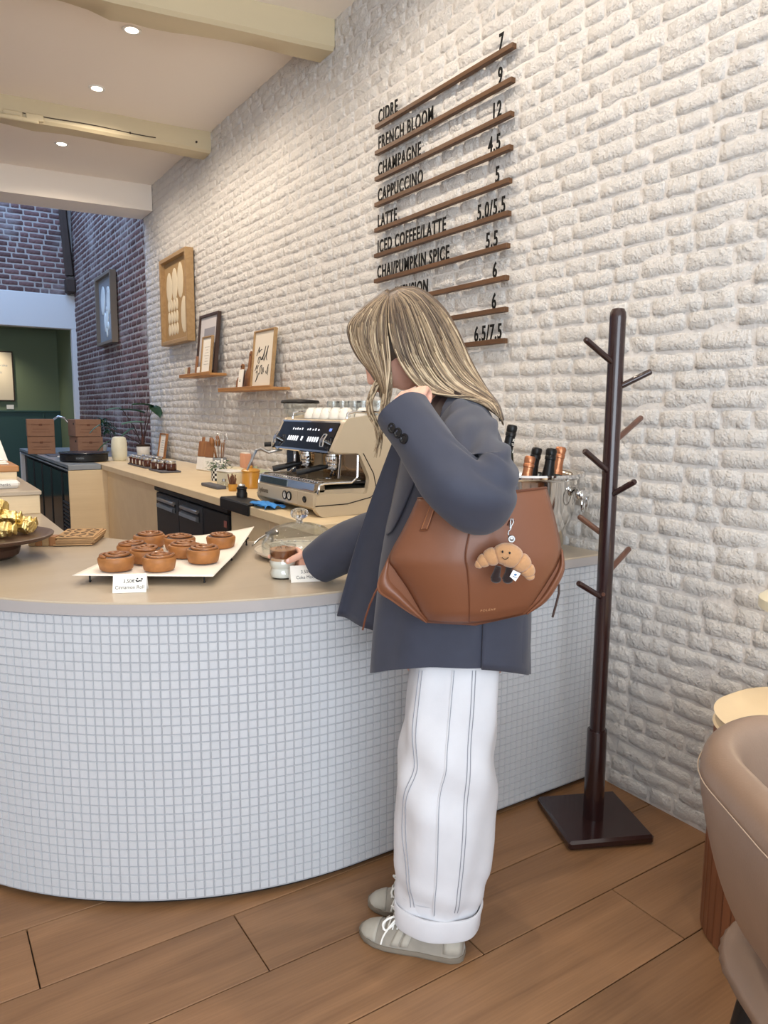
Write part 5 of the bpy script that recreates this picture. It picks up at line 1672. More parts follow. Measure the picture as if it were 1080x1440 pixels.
M_blazer = mat('slate_blue_wool', (56, 59, 73), .75, noise=.06, nscale=30, bump=.12, bscale=420, bdist=.0006, sheen=.12)
M_blazer_in = mat('blazer_lining', (34, 35, 44), .7)
M_button = mat('dark_horn', (20, 20, 24), .25)
M_jean = mat('ecru_denim', (214, 214, 218), .8, noise=.03, nscale=20, bump=.2, bscale=300, bdist=.0008)
M_thread = mat('grey_thread', (150, 152, 160), .8)
M_skin = mat('skin', (222, 170, 148), .45, noise=.05, nscale=18, bump=.05, bscale=300)
M_skin.node_tree.nodes['Principled BSDF'].inputs['Subsurface Weight'].default_value = .12
M_skin.node_tree.nodes['Principled BSDF'].inputs['Subsurface Radius'].default_value = (.02, .008, .004)
M_suede = mat('taupe_suede', (150, 143, 132), .9, noise=.08, nscale=40, bump=.2, bscale=300, bdist=.0008, sheen=.3)
M_suede2 = mat('light_suede', (172, 166, 154), .9, noise=.06, nscale=40)
M_sole = mat('taupe_rubber', (126, 117, 104), .6)
M_lace = mat('white_lace', (240, 238, 232), .8)

_O = (.99, 1.42, 0)
wo = thing('person', 'woman in oversized slate blue blazer and wide cream jeans reaching for a coffee glass', 'person', _O, YAW)

VC = 1.80
TZ = []          # torso table: z, centre u, half width, half depth
for py, l, r, b in ((950, 521, 739, .188), (944, 521, 740, .190), (900, 524, 742, .192), (860, 527, 743, .190), (800, 534, 742, .188), (740, 544, 738, .186), (700, 553, 733, .188), (660, 563, 716, .190),
                    (630, 571, 708, .194), (605, 579, 699, .196), (585, 588, 690, .186), (572, 598, 683, .160), (562, 607, 672, .120), (553, 611, 664, .090), (545, 613, 660, .082)):
    L_, Rr = uvz(l, py, VC), uvz(r, py, VC)
    TZ.append(((L_[2] + Rr[2]) / 2, ((L_[0] + Rr[0]) / 2, (Rr[0] - L_[0]) / 2, b)))
TZ.sort()


def torso_at(z):
    return interp(TZ, z)


def se(cu, cv, a, b, th, p=2.3):
    c, s = cos(th), sin(th)
    return (cu + a * math.copysign(abs(c) ** (2 / p), c), cv + b * math.copysign(abs(s) ** (2 / p), s))


def near_v(u, z, off=0.0, p=2.3):
    cu, a, b = torso_at(z)
    q = min(.999, abs((u - cu) / a))
    return VC - b * (1 - q ** p) ** (1 / p) - off


def torso_ring(z, grow=0.0, n=72, folds=True, vshift=0.0):
    cu, a, b = torso_at(z)
    ring = []
    for j in range(n):
        th = 2 * pi * j / n
        w = smooth01((1.05 - z) / .3) if folds else 0
        d = grow + w * (.005 * sin(5 * th + 1.0 + 3 * z) + .004 * sin(9 * th - 6 * z)) + (.002 * sin(14 * z + 4 * th) if folds else 0)
        u, v = se(cu, VC + vshift, a + d, b + d, th)
        lift = .078 * max(0, -sin(th)) ** 1.2 * smooth01((1.02 - z) / .30)
        ring.append((u, v, z + lift))
    return ring


zt0, zt1 = TZ[0][0] + .012, TZ[-1][0]
zs = list(np.linspace(zt0, zt1, 44))
rings = [torso_ring(z) for z in zs]
# open hem with thickness: go back up inside
inner = [torso_ring(z, -.008) for z in zs[:14]]
blz = uvpart('blazer', MB().loft(list(reversed(inner)) + rings, None, True, False, True), M_blazer, wo, angle=50)
# hem of the rear panel overlapping at the side vent
u_v = uvz(677, 900, VC - .18)[0]


def vent(s, t):
    z = uvz(700, 846, VC - .15)[2] * (1 - t) + (zt0 - .006) * t
    cu, a, b = torso_at(z)
    u = u_v * (1 - s) + (cu + a * .985) * s
    cu, a, b = torso_at(z)
    q = max(-.999, min(.999, (u - cu) / a)); lift = .078 * (1 - q * q) ** .6 * smooth01((1.02 - z) / .30) + .006 * t
    return (u, near_v(u, z, .0075 * (1 - s * .6)), z + lift)


uvpart('rear_vent_panel', MB().sheet(vent, 14, 12), M_blazer, blz, solid=.003, angle=0)
# far front panel swinging towards the counter
def panel(s, t):
    A, B = uvz(552, 622, 1.87), uvz(590, 625, 1.84)
    D_, C_ = uvz(474, 866, 1.945), uvz(528, 890, 1.86)
    top = lerp(A, B, s); bot = lerp(D_, C_, s)
    p = lerp(top, bot, t)
    return (p[0] - .010 * sin(pi * t) * (1 - s), p[1] + .015 * sin(pi * s) * t + .012 * sin(2.5 * pi * s) * t, p[2])


uvpart('far_front_panel', MB().sheet(panel, 12, 24), M_blazer, blz, solid=.005, angle=0)
def lapel(s, t):
    e0 = uvz(566, 630, VC - .06); e1 = uvz(541, 752, VC - .06)
    p = lerp(e0, e1, t)
    w = .048 * (1 - t) ** .7 + .004
    u = p[0] + .004 + w * s
    return (u, near_v(u, p[2], .006 + .004 * sin(pi * s)), p[2] + .012 * s * (1 - t))
uvpart('lapel', MB().sheet(lapel, 8, 16), M_blazer, blz, solid=.004, angle=0)
# collar standing round the neck
crings = []
for k, (dz, gr) in enumerate(((-.02, .010), (.012, .006), (.030, .000), (.032, -.006), (.0, -.010))):
    cu, a, b = torso_at(zt1 - .015)
    crings.append([(*se(cu, VC, a + gr, b + gr, 2 * pi * j / 48, 2.0), zt1 - .048 + dz - .016 * cos(2 * pi * j / 48)) for j in range(48)])
uvpart('collar', MB().loft(crings, None, True, False, False), M_blazer, blz, angle=0)


def sleeve(path, name, fold_amp, seed, folds=(), n=56, k=72):
    ctrl = [uvz(px, py, v) for px, py, v, r in path]
    P = spline(ctrl, k)
    rad = [x[0] for x in spline([(r, 0, 0) for *_, r in path], k)]
    rings = []
    pts = [Vector(p) for p in P]
    N_ = Vector((0, -1, 0))
    rs_ = random.Random(seed); ph = [rs_.uniform(0, 6.28) for _ in range(6)]
    for i in range(k):
        d = (pts[min(i + 1, k - 1)] - pts[max(i - 1, 0)]).normalized()
        N_ = (N_ - d * N_.dot(d)).normalized(); B = d.cross(N_)
        t = i / (k - 1)
        w = exp(-((t - .42) / .22) ** 2)
        ring = []
        for j in range(n):
            th = 2 * pi * j / n
            f = fold_amp * w * (sin(30 * t + 2.2 * sin(th + ph[0]) + ph[1]) * .55 + .6 * sin(17 * t + 3 * th + ph[2]) + .3 * sin(44 * t - 2 * th + ph[3]))
            tw = (th + pi) % (2 * pi) - pi
            for (fa, fb, fc, fl, fA) in folds:
                f += fA * exp(-((tw - fa - fb * (t - fc)) / .19) ** 2) * exp(-((t - fc) / fl) ** 2)
            f += .0016 * sin(5 * th + ph[4] + 8 * t) + .0016 * sin(11 * t + 2 * th + ph[5])
            r_ = rad[i] + f
            ring.append(tuple(pts[i] + N_ * (r_ * cos(th)) + B * (r_ * sin(th))))
        rings.append(ring)
    # turn the cuff inside
    last = rings[-1]; c = pts[-1]; d = (pts[-1] - pts[-4]).normalized()
    inner = [[tuple(c - d * dep + (Vector(p) - c) * sc) for p in last] for dep, sc in ((.001, .95), (.02, .93), (.05, .90))]
    o = uvpart(name, MB().loft(rings + inner, None, True, True, True), M_blazer, blz, angle=60)
    return o, pts, rad, rings


NEAR_FOLDS = ((.9, 7, .26, .09, .016), (.2, 6, .32, .08, -.015), (-.4, 5, .38, .09, .017), (-1.0, 4, .46, .10, -.013), (1.4, 5, .42, .10, .014), (.55, -5, .56, .08, .011), (.0, -4, .64, .10, -.009), (-.6, 3, .20, .08, .014), (.5, 3, .12, .08, .012), (-1.3, 3, .34, .10, .013), (-.1, 6, .50, .07, .011), (.9, -3, .70, .12, .007))
near_path = [(650, 598, 1.73, .062), (652, 616, 1.63, .070), (657, 648, 1.52, .075), (671, 690, 1.43, .083), (645, 684, 1.40, .066), (616, 652, 1.425, .0575), (592, 616, 1.465, .056), (566, 580, 1.505, .0575)]
slv, spts, srad, srings = sleeve(near_path, 'near_sleeve', .0055, 3, NEAR_FOLDS)
far_path = [(630, 620, 1.93, .075), (600, 680, 1.98, .080), (560, 742, 2.00, .076), (515, 758, 2.025, .072), (478, 774, 2.06, .067), (446, 793, 2.09, .060)]
fslv, fpts, frad, frings = sleeve(far_path, 'far_sleeve', .005, 8)
# three cuff buttons and their stitched holes
def sleeve_hit(px, py):
    v = 1.25
    while v < 1.75:
        p = Vector(uvz(px, py, v))
        for i in range(20, len(spts)):
            if (p - spts[i]).length < srad[i] + .0012: return p, i
        v += .001
    return p, len(spts) - 4


for (bx_, by_) in ((551.5, 602), (560, 609), (568.5, 617)):
    c, i = sleeve_hit(bx_, by_)
    nrm = (c - spts[i]).normalized()
    q = nrm.to_track_quat('Z', 'Y').to_matrix().to_4x4()
    M = Matrix.Translation(c) @ q
    uvpart('button', MB().lathe([(.001, -.003), (.0102, -.003), (.0108, .001), (.0102, .0028), (.0075, .0028), (.006, .0014), (.001, .0014)], 20, M=M), M_button, slv)
sm = [tuple(Vector(r[int(56 * .16)]) + (Vector(r[int(56 * .16)]) - Vector(spts[i])).normalized() * .0006) for i, r in enumerate(srings) if i > 26]
uvpart('sleeve_seam', MB().tube(sm, .0012, 5), M_blazer_in, slv)

# ---- jeans
def leg_table(rows, v, b):
    T = []
    for py, l, r, bb in rows:
        L_, Rr = uvz(l, py, v), uvz(r, py, v)
        T.append(((L_[2] + Rr[2]) / 2, ((L_[0] + Rr[0]) / 2, (Rr[0] - L_[0]) / 2, bb)))
    return sorted(T)


VN, VFAR = 1.715, 1.885
near_rows = [(915, 580, 706, .072), (945, 575, 704, .088), (1022, 566, 698, .104), (1071, 560, 696.5, .112), (1120, 555, 695, .114), (1175, 556, 692, .104), (1218, 557.5, 688, .092), (1264, 559, 675, .074), (1290, 560, 670, .068)]
far_rows = [(900, 586, 704, .07), (935, 580, 696, .088), (1010, 572, 690, .10), (1110, 563, 684, .10), (1200, 562, 672, .10), (1235, 563, 662, .074), (1255, 564, 660, .068)]
TN, TF = leg_table(near_rows, VN, 0), leg_table(far_rows, VFAR, 0)


def leg_fold(th, z, sd):
    return .0032 * sin(4 * th + 7 * z + sd) + .0028 * sin(7 * th - 11 * z + 2 * sd) + .006 * exp(-((z - .50) / .12) ** 2) * sin(34 * z + 3 * th + sd) + .004 * exp(-((z - .16) / .06) ** 2) * sin(60 * z + 2 * th)


def leg_ring(T, v, z, grow=0.0, n=56, sd=0.0, fold=True):
    cu, a, b = interp(T, z)
    return [(*se(cu, v, a + grow + (leg_fold(2 * pi * j / n, z, sd) if fold else 0), b + grow + (leg_fold(2 * pi * j / n, z, sd) if fold else 0), 2 * pi * j / n, 2.15), z) for j in range(n)]


jm = MB()
for T, v, sd in ((TN, VN, .4), (TF, VFAR, 2.1)):
    zz = np.linspace(T[0][0], T[-1][0], 46)
    rings = [leg_ring(T, v, z, -.004, fold=False) for z in zz[:6][::-1]] + [leg_ring(T, v, z, 0, sd=sd) for z in zz]
    jm.loft(rings, None, True, False, True)
jeans = uvpart('jeans', jm, M_jean, wo, angle=60)
for T, v, y0, y1 in ((TN, VN, 1265, 1296), (TF, VFAR, 1233, 1259)):
    z1, z0 = uvz(558, y0, v)[2], uvz(558, y1, v)[2]
    rings = []
    for z, g in ((z0 + .012, -.002), (z0, .001), (z0 - .001, .006), (z0 + .006, .0095), ((z0 + z1) / 2, .0085), (z1 - .006, .010), (z1, .008), (z1, .004), (z1 - .010, .001)):
        cu, a, b = interp(T, max(z, T[0][0] + .004))
        rings.append([(*se(cu, v, a + g + .0015 * sin(6 * th), b + g + .0015 * sin(6 * th), th, 2.15), z + .004 * sin(2 * th + .5)) for th in np.linspace(0, 2 * pi, 56, endpoint=False)])
    cf = uvpart('cuff', MB().loft(rings, None, True, False, False), M_jean, jeans, angle=60)


def leg_near(u, z, off):
    cu, a, b = interp(TN, z)
    q = max(-.995, min(.995, (u - cu) / a))
    th = -math.acos(max(-1, min(1, math.copysign(abs(q) ** (2.15 / 2), q))))
    f = leg_fold(th % (2 * pi), z, .4)
    uu, vv = se(cu, VN, a + f + off, b + f + off, th, 2.15)
    return (uu, vv, z)


def seam_line(pts, dx=0.0, r=.0011, m_=M_thread, nm='stitching'):
    out = []
    for (px, py) in [tuple(p) for p in spline([(x, y, 0) for x, y in pts], 40)[:]] if False else [(p[0], p[1]) for p in spline([(x, y, 0) for x, y in pts], 46)]:
        v = VN - .09
        for _ in range(4):
            u, _v, z = uvz(px + dx, py, v)
            v = leg_near(u, z, .001)[1]
        out.append(leg_near(*uvz(px + dx, py, v)[::2], .0008))
    uvpart(nm, MB().tube(out, r, 5), m_, jeans)


fr_ = [(594, 943), (587, 1010), (584, 1060), (582, 1084), (572, 1118), (566, 1145), (565.5, 1175), (570, 1215), (579, 1276)]
md_ = [(637, 943), (632, 1000), (628, 1050), (626, 1085), (617, 1120), (615, 1175), (613, 1230), (609, 1288)]
rr_ = [(666, 943), (663, 1020), (659, 1083), (654, 1160), (648, 1230), (641, 1284)]
for pts in (fr_, rr_):
    seam_line(pts, -2.2); seam_line(pts, 2.2)
seam_line(md_, 0, .0022, M_jean, 'side_seam'); seam_line(md_, 1.6, .0009)

# ---- sneakers
def sneaker(heel, toe, name_label):
    H_, T_ = Vector((*heel, 0)), Vector((*toe, 0))
    L_ = (T_ - H_).length; ax = (T_ - H_).normalized(); sd = Vector((-ax.y, ax.x, 0))
    M = Matrix(((ax.x, sd.x, 0, H_.x), (ax.y, sd.y, 0, H_.y), (0, 0, 1, 0), (0, 0, 0, 1)))
    W_ = [(0, .014), (.03, .026), (.10, .0335), (.25, .0345), (.40, .0345), (.55, .0405), (.70, .0455), (.82, .0435), (.92, .034), (.97, .022), (1, .008)]
    Hh = [(0, .034), (.03, .058), (.10, .070), (.25, .070), (.40, .078), (.50, .076), (.62, .064), (.75, .052), (.86, .043), (.94, .034), (1, .018)]
    prof = []
    ts = [0, .015, .03, .06, .1, .16, .24, .32, .4, .47, .55, .62, .7, .76, .82, .87, .92, .955, .98, 1]
    up = []
    for t in ts:
        w, h = interp(W_, t), interp(Hh, t)
        y0 = .006 * sin(pi * t)
        ring = [(t * L_, y0 + w * cos(a) * (1 if sin(a) < .2 else 1 - .25 * sin(a)), .010 + max(0, sin(a)) ** .8 * (h - .010) if sin(a) > 0 else .010) for a in np.linspace(0, 2 * pi, 28, endpoint=False)]
        up.append(ring)
    so = []
    for t in ts:
        w = interp(W_, t) + .002
        y0 = .006 * sin(pi * t)
        lift = .004 * smooth01((t - .8) / .2) + .002 * smooth01((.1 - t) / .1)
        so.append([(t * L_ * 1.012 - .0015, y0 + sx * w * k_, z + lift) for sx, k_, z in ((1, .9, .0), (1, 1, .006), (1, .98, .016), (-1, .98, .016), (-1, 1, .006), (-1, .9, .0))])
    o = part('sneaker', MB().loft(up, None, True, True, True, M), M_suede, wo, world=True, angle=60, label=name_label)
    part('sole', MB().loft(so, None, True, True, True, M), M_sole, o, world=True, angle=35)

    def surf(t, a, off=.0012):
        w, h = interp(W_, t), interp(Hh, t)
        return (t * L_, .006 * sin(pi * t) + (w + off) * cos(a) * (1 - .25 * max(0, sin(a))), .010 + max(0, sin(a)) ** .8 * (h - .010) + off)
    for (t0, t1) in ((.42, .49), (.51, .58)):
        for sgn in (1, -1):
            part('side_stripe', MB().sheet(lambda s, t, t0=t0, t1=t1, sgn=sgn: surf(t0 + (t1 - t0) * s + .07 * (1 - t), (pi / 2 - sgn * pi / 2) + sgn * (.12 + .95 * t)), 3, 6, None, M), M_suede2, o, world=True, angle=0, solid=.001)
    part('toe_cap', MB().sheet(lambda s, t: surf(.80 + .195 * s, .15 + (pi - .3) * t, .0016), 6, 12, None, M), M_suede2, o, world=True, angle=0, solid=.0008)
    part('heel_tab', MB().sheet(lambda s, t: surf(.005 + .16 * s, .15 + (pi - .3) * t, .0016), 5, 10, None, M), M_suede2, o, world=True, angle=0, solid=.0008)
    for k in range(5):
        t = .56 + k * .045
        part('lace', MB().tube([Vector(surf(t, pi / 2 + q, .003)) for q in (.75, .35, 0, -.35, -.75)], .0022, 6, M=M), M_lace, o, world=True)
    b0_ = Vector(surf(.62, pi / 2, .006))
    for sgn in (1, -1):
        lp = [b0_, b0_ + Vector((.012, sgn * .016, .010)), b0_ + Vector((.030, sgn * .034, .002)), b0_ + Vector((.022, sgn * .040, -.012)), b0_ + Vector((.006, sgn * .022, -.004)), b0_]
        part('lace_bow', MB().tube(spline([tuple(p) for p in lp], 24), .0026, 6, M=M), M_lace, o, world=True)
        en = [b0_, b0_ + Vector((.006, sgn * .026, .004)), b0_ + Vector((.024, sgn * .046, -.022)), b0_ + Vector((.03, sgn * .052, -.044))]
        part('lace_end', MB().tube(spline([tuple(p) for p in en], 14), .0022, 6, M=M), M_lace, o, world=True)
    return o


sneaker((1.082, 1.283), (.912, 1.500), 'near taupe suede sneaker with white laces')
sneaker((1.185, 1.425), (.985, 1.580), 'far taupe suede sneaker')

# ---- body: one continuous skin surface (head, neck, trunk, arms, hands, legs)
HC = Vector(uvz(562, 487, 1.79))
ph_, ps_ = radians(34), radians(8)
fwd = Vector((-cos(ph_) * cos(ps_), cos(ph_) * sin(ps_), -sin(ph_)))
left_ = Vector((-sin(ps_), -cos(ps_), 0))          # her left, towards the camera
upv = fwd.cross(left_) * -1
if upv.z < 0: upv = -upv
MH = Matrix(((fwd.x, left_.x, upv.x, HC.x), (fwd.y, left_.y, upv.y, HC.y), (fwd.z, left_.z, upv.z, HC.z), (0, 0, 0, 1)))


def head_pt(la, lo):
    """la -pi/2..pi/2, lo 0 = straight ahead"""
    x, y, z = cos(la) * cos(lo), cos(la) * sin(lo), sin(la)
    X = x * (.092 if x > 0 else .100); Y = y * .073; Z = z * (.110 if z > 0 else .100)
    if z < 0:
        k = (-z) ** 1.4
        Y *= 1 - .38 * k
        X = X * (1 - .18 * k) if x > 0 else X * (1 - .55 * k)
        if x > 0: X += .012 * k
    front = max(0, x)
    g = lambda y0, z0, sy, sz: exp(-((Y - y0) / sy) ** 2 - ((Z - z0) / sz) ** 2)
    d = 0
    if x > 0:
        d += .024 * g(0, -.034, .010, .014) + .013 * g(0, -.014, .008, .020)        # nose tip and bridge
        d += .004 * g(0, .016, .035, .010)                                           # brow
        d -= .008 * (g(.030, -.002, .014, .010) + g(-.030, -.002, .014, .010))       # eye sockets
        d += .0065 * g(0, -.060, .018, .0055) + .007 * g(0, -.070, .016, .006) - .004 * g(0, -.065, .018, .002)
        d += .009 * g(0, -.092, .018, .010) + .004 * (g(.04, -.03, .02, .02) + g(-.04, -.03, .02, .02))
    return (X + d, Y, Z)


bm_ = MB()
NA, NO = 44, 56
rings = []
for i in range(NA + 1):
    la = -pi / 2 + pi * i / NA
    la = max(-pi / 2 + .01, min(pi / 2 - .01, la))
    rings.append([head_pt(la, 2 * pi * j / NO) for j in range(NO)])
bm_.loft(rings, None, True, True, True, MH)
for s in (-1, 1):
    bm_.ball((-.006, s * .072, -.012), (.017, .009, .030), 14, 10, None, MH)
    bm_.ball((-.002, s * .077, -.012), (.013, .005, .024), 12, 8, None, MH)
nk0 = MH @ Vector((-.032, 0, -.055)); nk1 = Vector((torso_at(zt1)[0], VC, zt1 - .03))
bm_.tube([nk0, nk0.lerp(nk1, .5), nk1, nk1 + Vector((.02, 0, -.08))], [.052, .053, .060, .075], 20)
# trunk inside the blazer
tr = []
for z in np.linspace(TZ[0][0] + .03, zt1 - .045, 22):
    cu, a, b = torso_at(z)
    tr.append([(*se(cu + .01, VC, min(a * .72, .125), min(b * .70, .15), 2 * pi * j / 28, 2.2), z) for j in range(28)])
bm_.loft(tr)
hip = Vector((torso_at(TZ[0][0])[0], VC, TZ[0][0] + .02))
for T, v, ank in ((TN, VN, Vector((1.045, 1.332, .05))), (TF, VFAR, Vector((1.146, 1.456, .05)))):
    zz = [T[-1][0] - .0, .62, .42, .22]
    pts = [(interp(T, z)[0], v, z) for z in zz]
    au = Vector((UAX.dot(ank), VAX.dot(ank), .055))
    bm_.tube([(hip.x, v, hip.z + .06)] + pts + [tuple(au), (au.x - .02, au.y + .006, .045)], [.062, .064, .058, .052, .044, .034, .030], 18)
# arms follow the sleeves
for pts, k0 in ((spts, 0), (fpts, 0)):
    n_ = len(pts)
    bm_.tube([tuple(p) for p in pts[k0::4]] + [tuple(pts[-1])], [.048 - .020 * (i / (len(pts[k0::4]))) for i in range(len(pts[k0::4]) + 1)], 14)


def finger(pts, r0, r1):
    P = spline(pts, 16)
    rr = [r0 + (r1 - r0) * i / 15 for i in range(16)]
    rr = [r * (1 + .07 * exp(-((i / 15 - .42) / .07) ** 2) + .06 * exp(-((i / 15 - .72) / .06) ** 2)) for i, r in enumerate(rr)]
    bm_.tube([tuple(p) for p in P], rr, 10)
    bm_.ball(tuple(P[-1]), r1 * 1.0, 10, 8)


# right hand closed round the glass
CU, CV = UAX.x * CUP[0] + UAX.y * CUP[1], VAX.x * CUP[0] + VAX.y * CUP[1]
wr_ = Vector(uvz(447, 789, 2.095))
kn = [Vector((CU + .058 * cos(radians(a)), CV + .058 * sin(radians(a)), z)) for a, z in ((-14, .936), (-10, .918), (-8, .900), (-10, .884))]
for q, (k_, ln, r0) in enumerate(zip(kn, (150, 160, 150, 125), (.0088, .0090, .0086, .0076))):
    a0 = (-14, -10, -8, -10)[q]
    pts = [wr_.lerp(k_, .55), k_] + [(CU + .0495 * cos(radians(a0 + ln * t)), CV + .0495 * sin(radians(a0 + ln * t)), k_.z + .004 * sin(pi * t)) for t in (.3, .62, 1)]
    finger([tuple(p) for p in pts], r0, r0 * .78)
pm = []
for t in np.linspace(0, 1, 8):
    c = wr_.lerp((kn[0] + kn[3]) / 2, t)
    hw = .022 + .012 * t; th_ = .014 - .001 * t
    pm.append([(c.x + th_ * .5 * cos(a), c.y + th_ * cos(a), c.z + hw * sin(a)) for a in np.linspace(0, 2 * pi, 18, endpoint=False)])
bm_.loft(pm)
th_pts = [tuple(wr_ + Vector((-.008, -.008, .006))), uvz(433, 778, 2.090), uvz(421, 782, 2.083), uvz(412, 786, 2.083), uvz(405, 789.5, 2.088)]
finger(th_pts, .0125, .0086)
bm_.tube([tuple(fpts[-4]), tuple(wr_), tuple(wr_ + Vector((-.012, .003, 0)))], [.028, .025, .022], 14)
# left hand gripping the bag strap at the shoulder
w2 = Vector(spts[-1])
pc = Vector(uvz(579, 563, 1.555))
pm = []
for t in np.linspace(0, 1, 7):
    c = w2.lerp(pc, t)
    pm.append([tuple(c + Vector((.026 * cos(a), .016 * sin(a) * .6, -.018 * cos(a) + .012 * sin(a)))) for a in np.linspace(0, 2 * pi, 16, endpoint=False)])
bm_.loft(pm)
for q in range(4):
    x, y = 570 + 8.2 * q, 560.5 - 3.6 * q + .9 * q * q * .6
    K = uvz(x, y, 1.553)
    finger([tuple(w2.lerp(Vector(K), .55)), K, uvz(x + 3, y - 7, 1.572), uvz(x + 7, y - 5, 1.594), uvz(x + 9, y + 5, 1.598), uvz(x + 7, y + 11, 1.585)], .0092 - .0004 * q, .0072)
finger([tuple(w2), uvz(566, 571, 1.535), uvz(563, 562, 1.548), uvz(568, 556, 1.572)], .0115, .0085)
me = None
bd = uvpart('body', bm_, M_skin, wo, angle=0)
md = bd.modifiers.new('join', 'REMESH'); md.mode = 'VOXEL'; md.voxel_size = .0030; md.use_smooth_shade = True
md = bd.modifiers.new('soft', 'SMOOTH'); md.factor = .5; md.iterations = 3
# nail on the visible thumb, eyes and lips
tp = Vector(uvz(405.5, 788.5, 2.0795))
uvpart('thumb_nail', MB().ball((0, 0, 0), (.0062, .0022, .0052), 12, 8, None, Matrix.Translation(tp)), mat('nail', (236, 196, 188), .2, coat=.4), bd)
for s in (-1, 1):
    uvpart('eye', MB().ball((.0835, s * .030, -.003), (.006, .011, .006), 14, 10, None, MH), M_white, bd)
    uvpart('eyebrow', MB().tube([MH @ Vector((.093 - .018 * k * k, s * (.014 + .032 * k), .017 + .004 * sin(pi * k))) for k in np.linspace(0, 1, 8)], .0028, 6), mat('brow', (112, 86, 62), .8), bd)
    uvpart('eyelash', MB().tube([MH @ Vector((.0895 - .01 * k * k, s * (.020 + .022 * k), -.006 - .002 * sin(pi * k))) for k in np.linspace(0, 1, 8)], .0014, 5), M_ink, bd)
uvpart('lips', MB().ball((.098, 0, -.0595), (.006, .017, .0042), 14, 8, None, MH).ball((.098, 0, -.0685), (.0062, .015, .0046), 14, 8, None, MH), mat('lip', (178, 104, 98), .35), bd)

# ---- hair
HT = [mat('hair_root', (92, 74, 58), .5, noise=.15, nscale=60, sheen=.1), mat('hair_ash', (126, 106, 84), .5, noise=.12, nscale=60), mat('hair_blond', (160, 138, 110), .48, noise=.1, nscale=60), mat('hair_light', (198, 177, 146), .46, noise=.08, nscale=60)]
VH = 1.79
A_in = [(549, 411), (545, 438), (548, 468), (558, 500), (575, 529), (598, 549), (632, 556), (668, 556)]
A_mid = [(556, 407), (575, 425), (590, 462), (606, 505), (632, 541), (664, 557), (690, 568), (702, 588)]
A_out = [(561, 405), (590, 407), (622, 432), (644, 468), (660, 505), (678, 538), (696, 566), (707, 599)]
B_in = [(548, 411), (543, 442), (546, 480), (549, 510), (546, 540), (541, 566), (536, 586), (533, 622)]
B_mid = [(547, 410), (527, 432), (517, 462), (522, 495), (533, 522), (540, 548), (543, 575), (538, 604)]
B_out = [(546, 408), (514, 431), (491, 456), (492, 478), (503, 501), (517, 518), (527, 533), (531, 548)]
SAi, SAm, SAo, SBi, SBm, SBo = [[(p[0], p[1]) for p in spline([(x, y, 0) for x, y in c], 26)] for c in (A_in, A_mid, A_out, B_in, B_mid, B_out)]


def fam(ci, cm, co, s, t):
    x = t * 25; k = min(int(x), 24); f = x - k
    g = lambda c: (c[k][0] + (c[k + 1][0] - c[k][0]) * f, c[k][1] + (c[k + 1][1] - c[k][1]) * f)
    a, b, c = g(ci), g(cm), g(co)
    w0, w1, w2_ = (1 - s) * (1 - 2 * s), 4 * s * (1 - s), s * (2 * s - 1)
    return a[0] * w0 + b[0] * w1 + c[0] * w2_, a[1] * w0 + b[1] * w1 + c[1] * w2_


def hairA(s, t, side_, dep=0.0):
    px, py = fam(SAi, SAm, SAo, s, t)
    x_ = min(1, t / .34); rise = sqrt(max(0, 1 - (1 - x_) ** 2))
    d = (.098 - .012 * t) * rise * (max(0, cos(s * pi / 2)) ** .55) * (1 + .35 * smooth01((t - .55) / .45)) - dep
    return uvz(px, py, VH - side_ * max(d, -.02))


def hairB(s, t, side_, dep=0.0):
    px, py = fam(SBi, SBm, SBo, s, t)
    x_ = min(1, t / .32); rise = sqrt(max(0, 1 - (1 - x_) ** 2))
    d = .092 * rise * (max(0, cos(s * pi / 2.15)) ** .6) * (1 - .35 * smooth01((t - .6) / .4)) - dep
    return uvz(px, py, VH - side_ * max(d, -.02))


hb = MB()
for side_ in (1, -1):
    hb.sheet(lambda a, b, side_=side_: hairA(a, b * .97, side_, .010), 26, 30)
    hb.sheet(lambda a, b, side_=side_: hairB(a, b * .80, side_, .010), 16, 26)
hair = uvpart('hair', hb, HT[0], wo, angle=0, solid=.008, label='long straight blond hair with ash highlights')
# scalp cap under the strands
cap = []
for i in range(16):
    la = pi / 2 - .01 - i * (pi / 2 + .25) / 15
    cap.append([tuple(Vector(head_pt(la, 2 * pi * j / 40)) * 1.05) if not (i > 6 and abs((2 * pi * j / 40 + pi) % (2 * pi) - pi) < 1.15) else tuple(Vector(head_pt(la, 2 * pi * j / 40)) * .9) for j in range(40)])
uvpart('scalp_cap', MB().loft(cap, None, True, True, False, MH), HT[0], hair, angle=0)
rh = random.Random(77)
tone = [MB() for _ in range(4)]


def strand(fn, s, t1, side_, dep, r, tn, wob):
    n = 18
    p1, p2 = rh.uniform(0, 6.28), rh.uniform(0, 6.28)
    pts = []
    for i in range(n):
        t = i / (n - 1) * t1
        ss = min(1, max(0, s + wob * sin(4 * t + p1) * t))
        pts.append(fn(ss, t, side_, dep + .003 * sin(6 * t + p2)))
    rr = [r * (.6 + .4 * min(1, i / 3)) * (1 if i < n - 4 else (n - i) / 4.5) for i in range(n)]
    kq = rh.randint(3, 8)
    tone[max(0, tn - 1)].tube(pts[:kq + 1], rr[:kq + 1], 4, flat=.6)
    tone[tn].tube(pts[kq:], rr[kq:], 4, flat=.6)


def pick(s, fam_):
    x = rh.random()
    if fam_ == 'B': return 3 if x < .34 else 2 if x < .66 else 1 if x < .88 else 0
    return 3 if x < .20 else 2 if x < .48 else 1 if x < .80 else 0


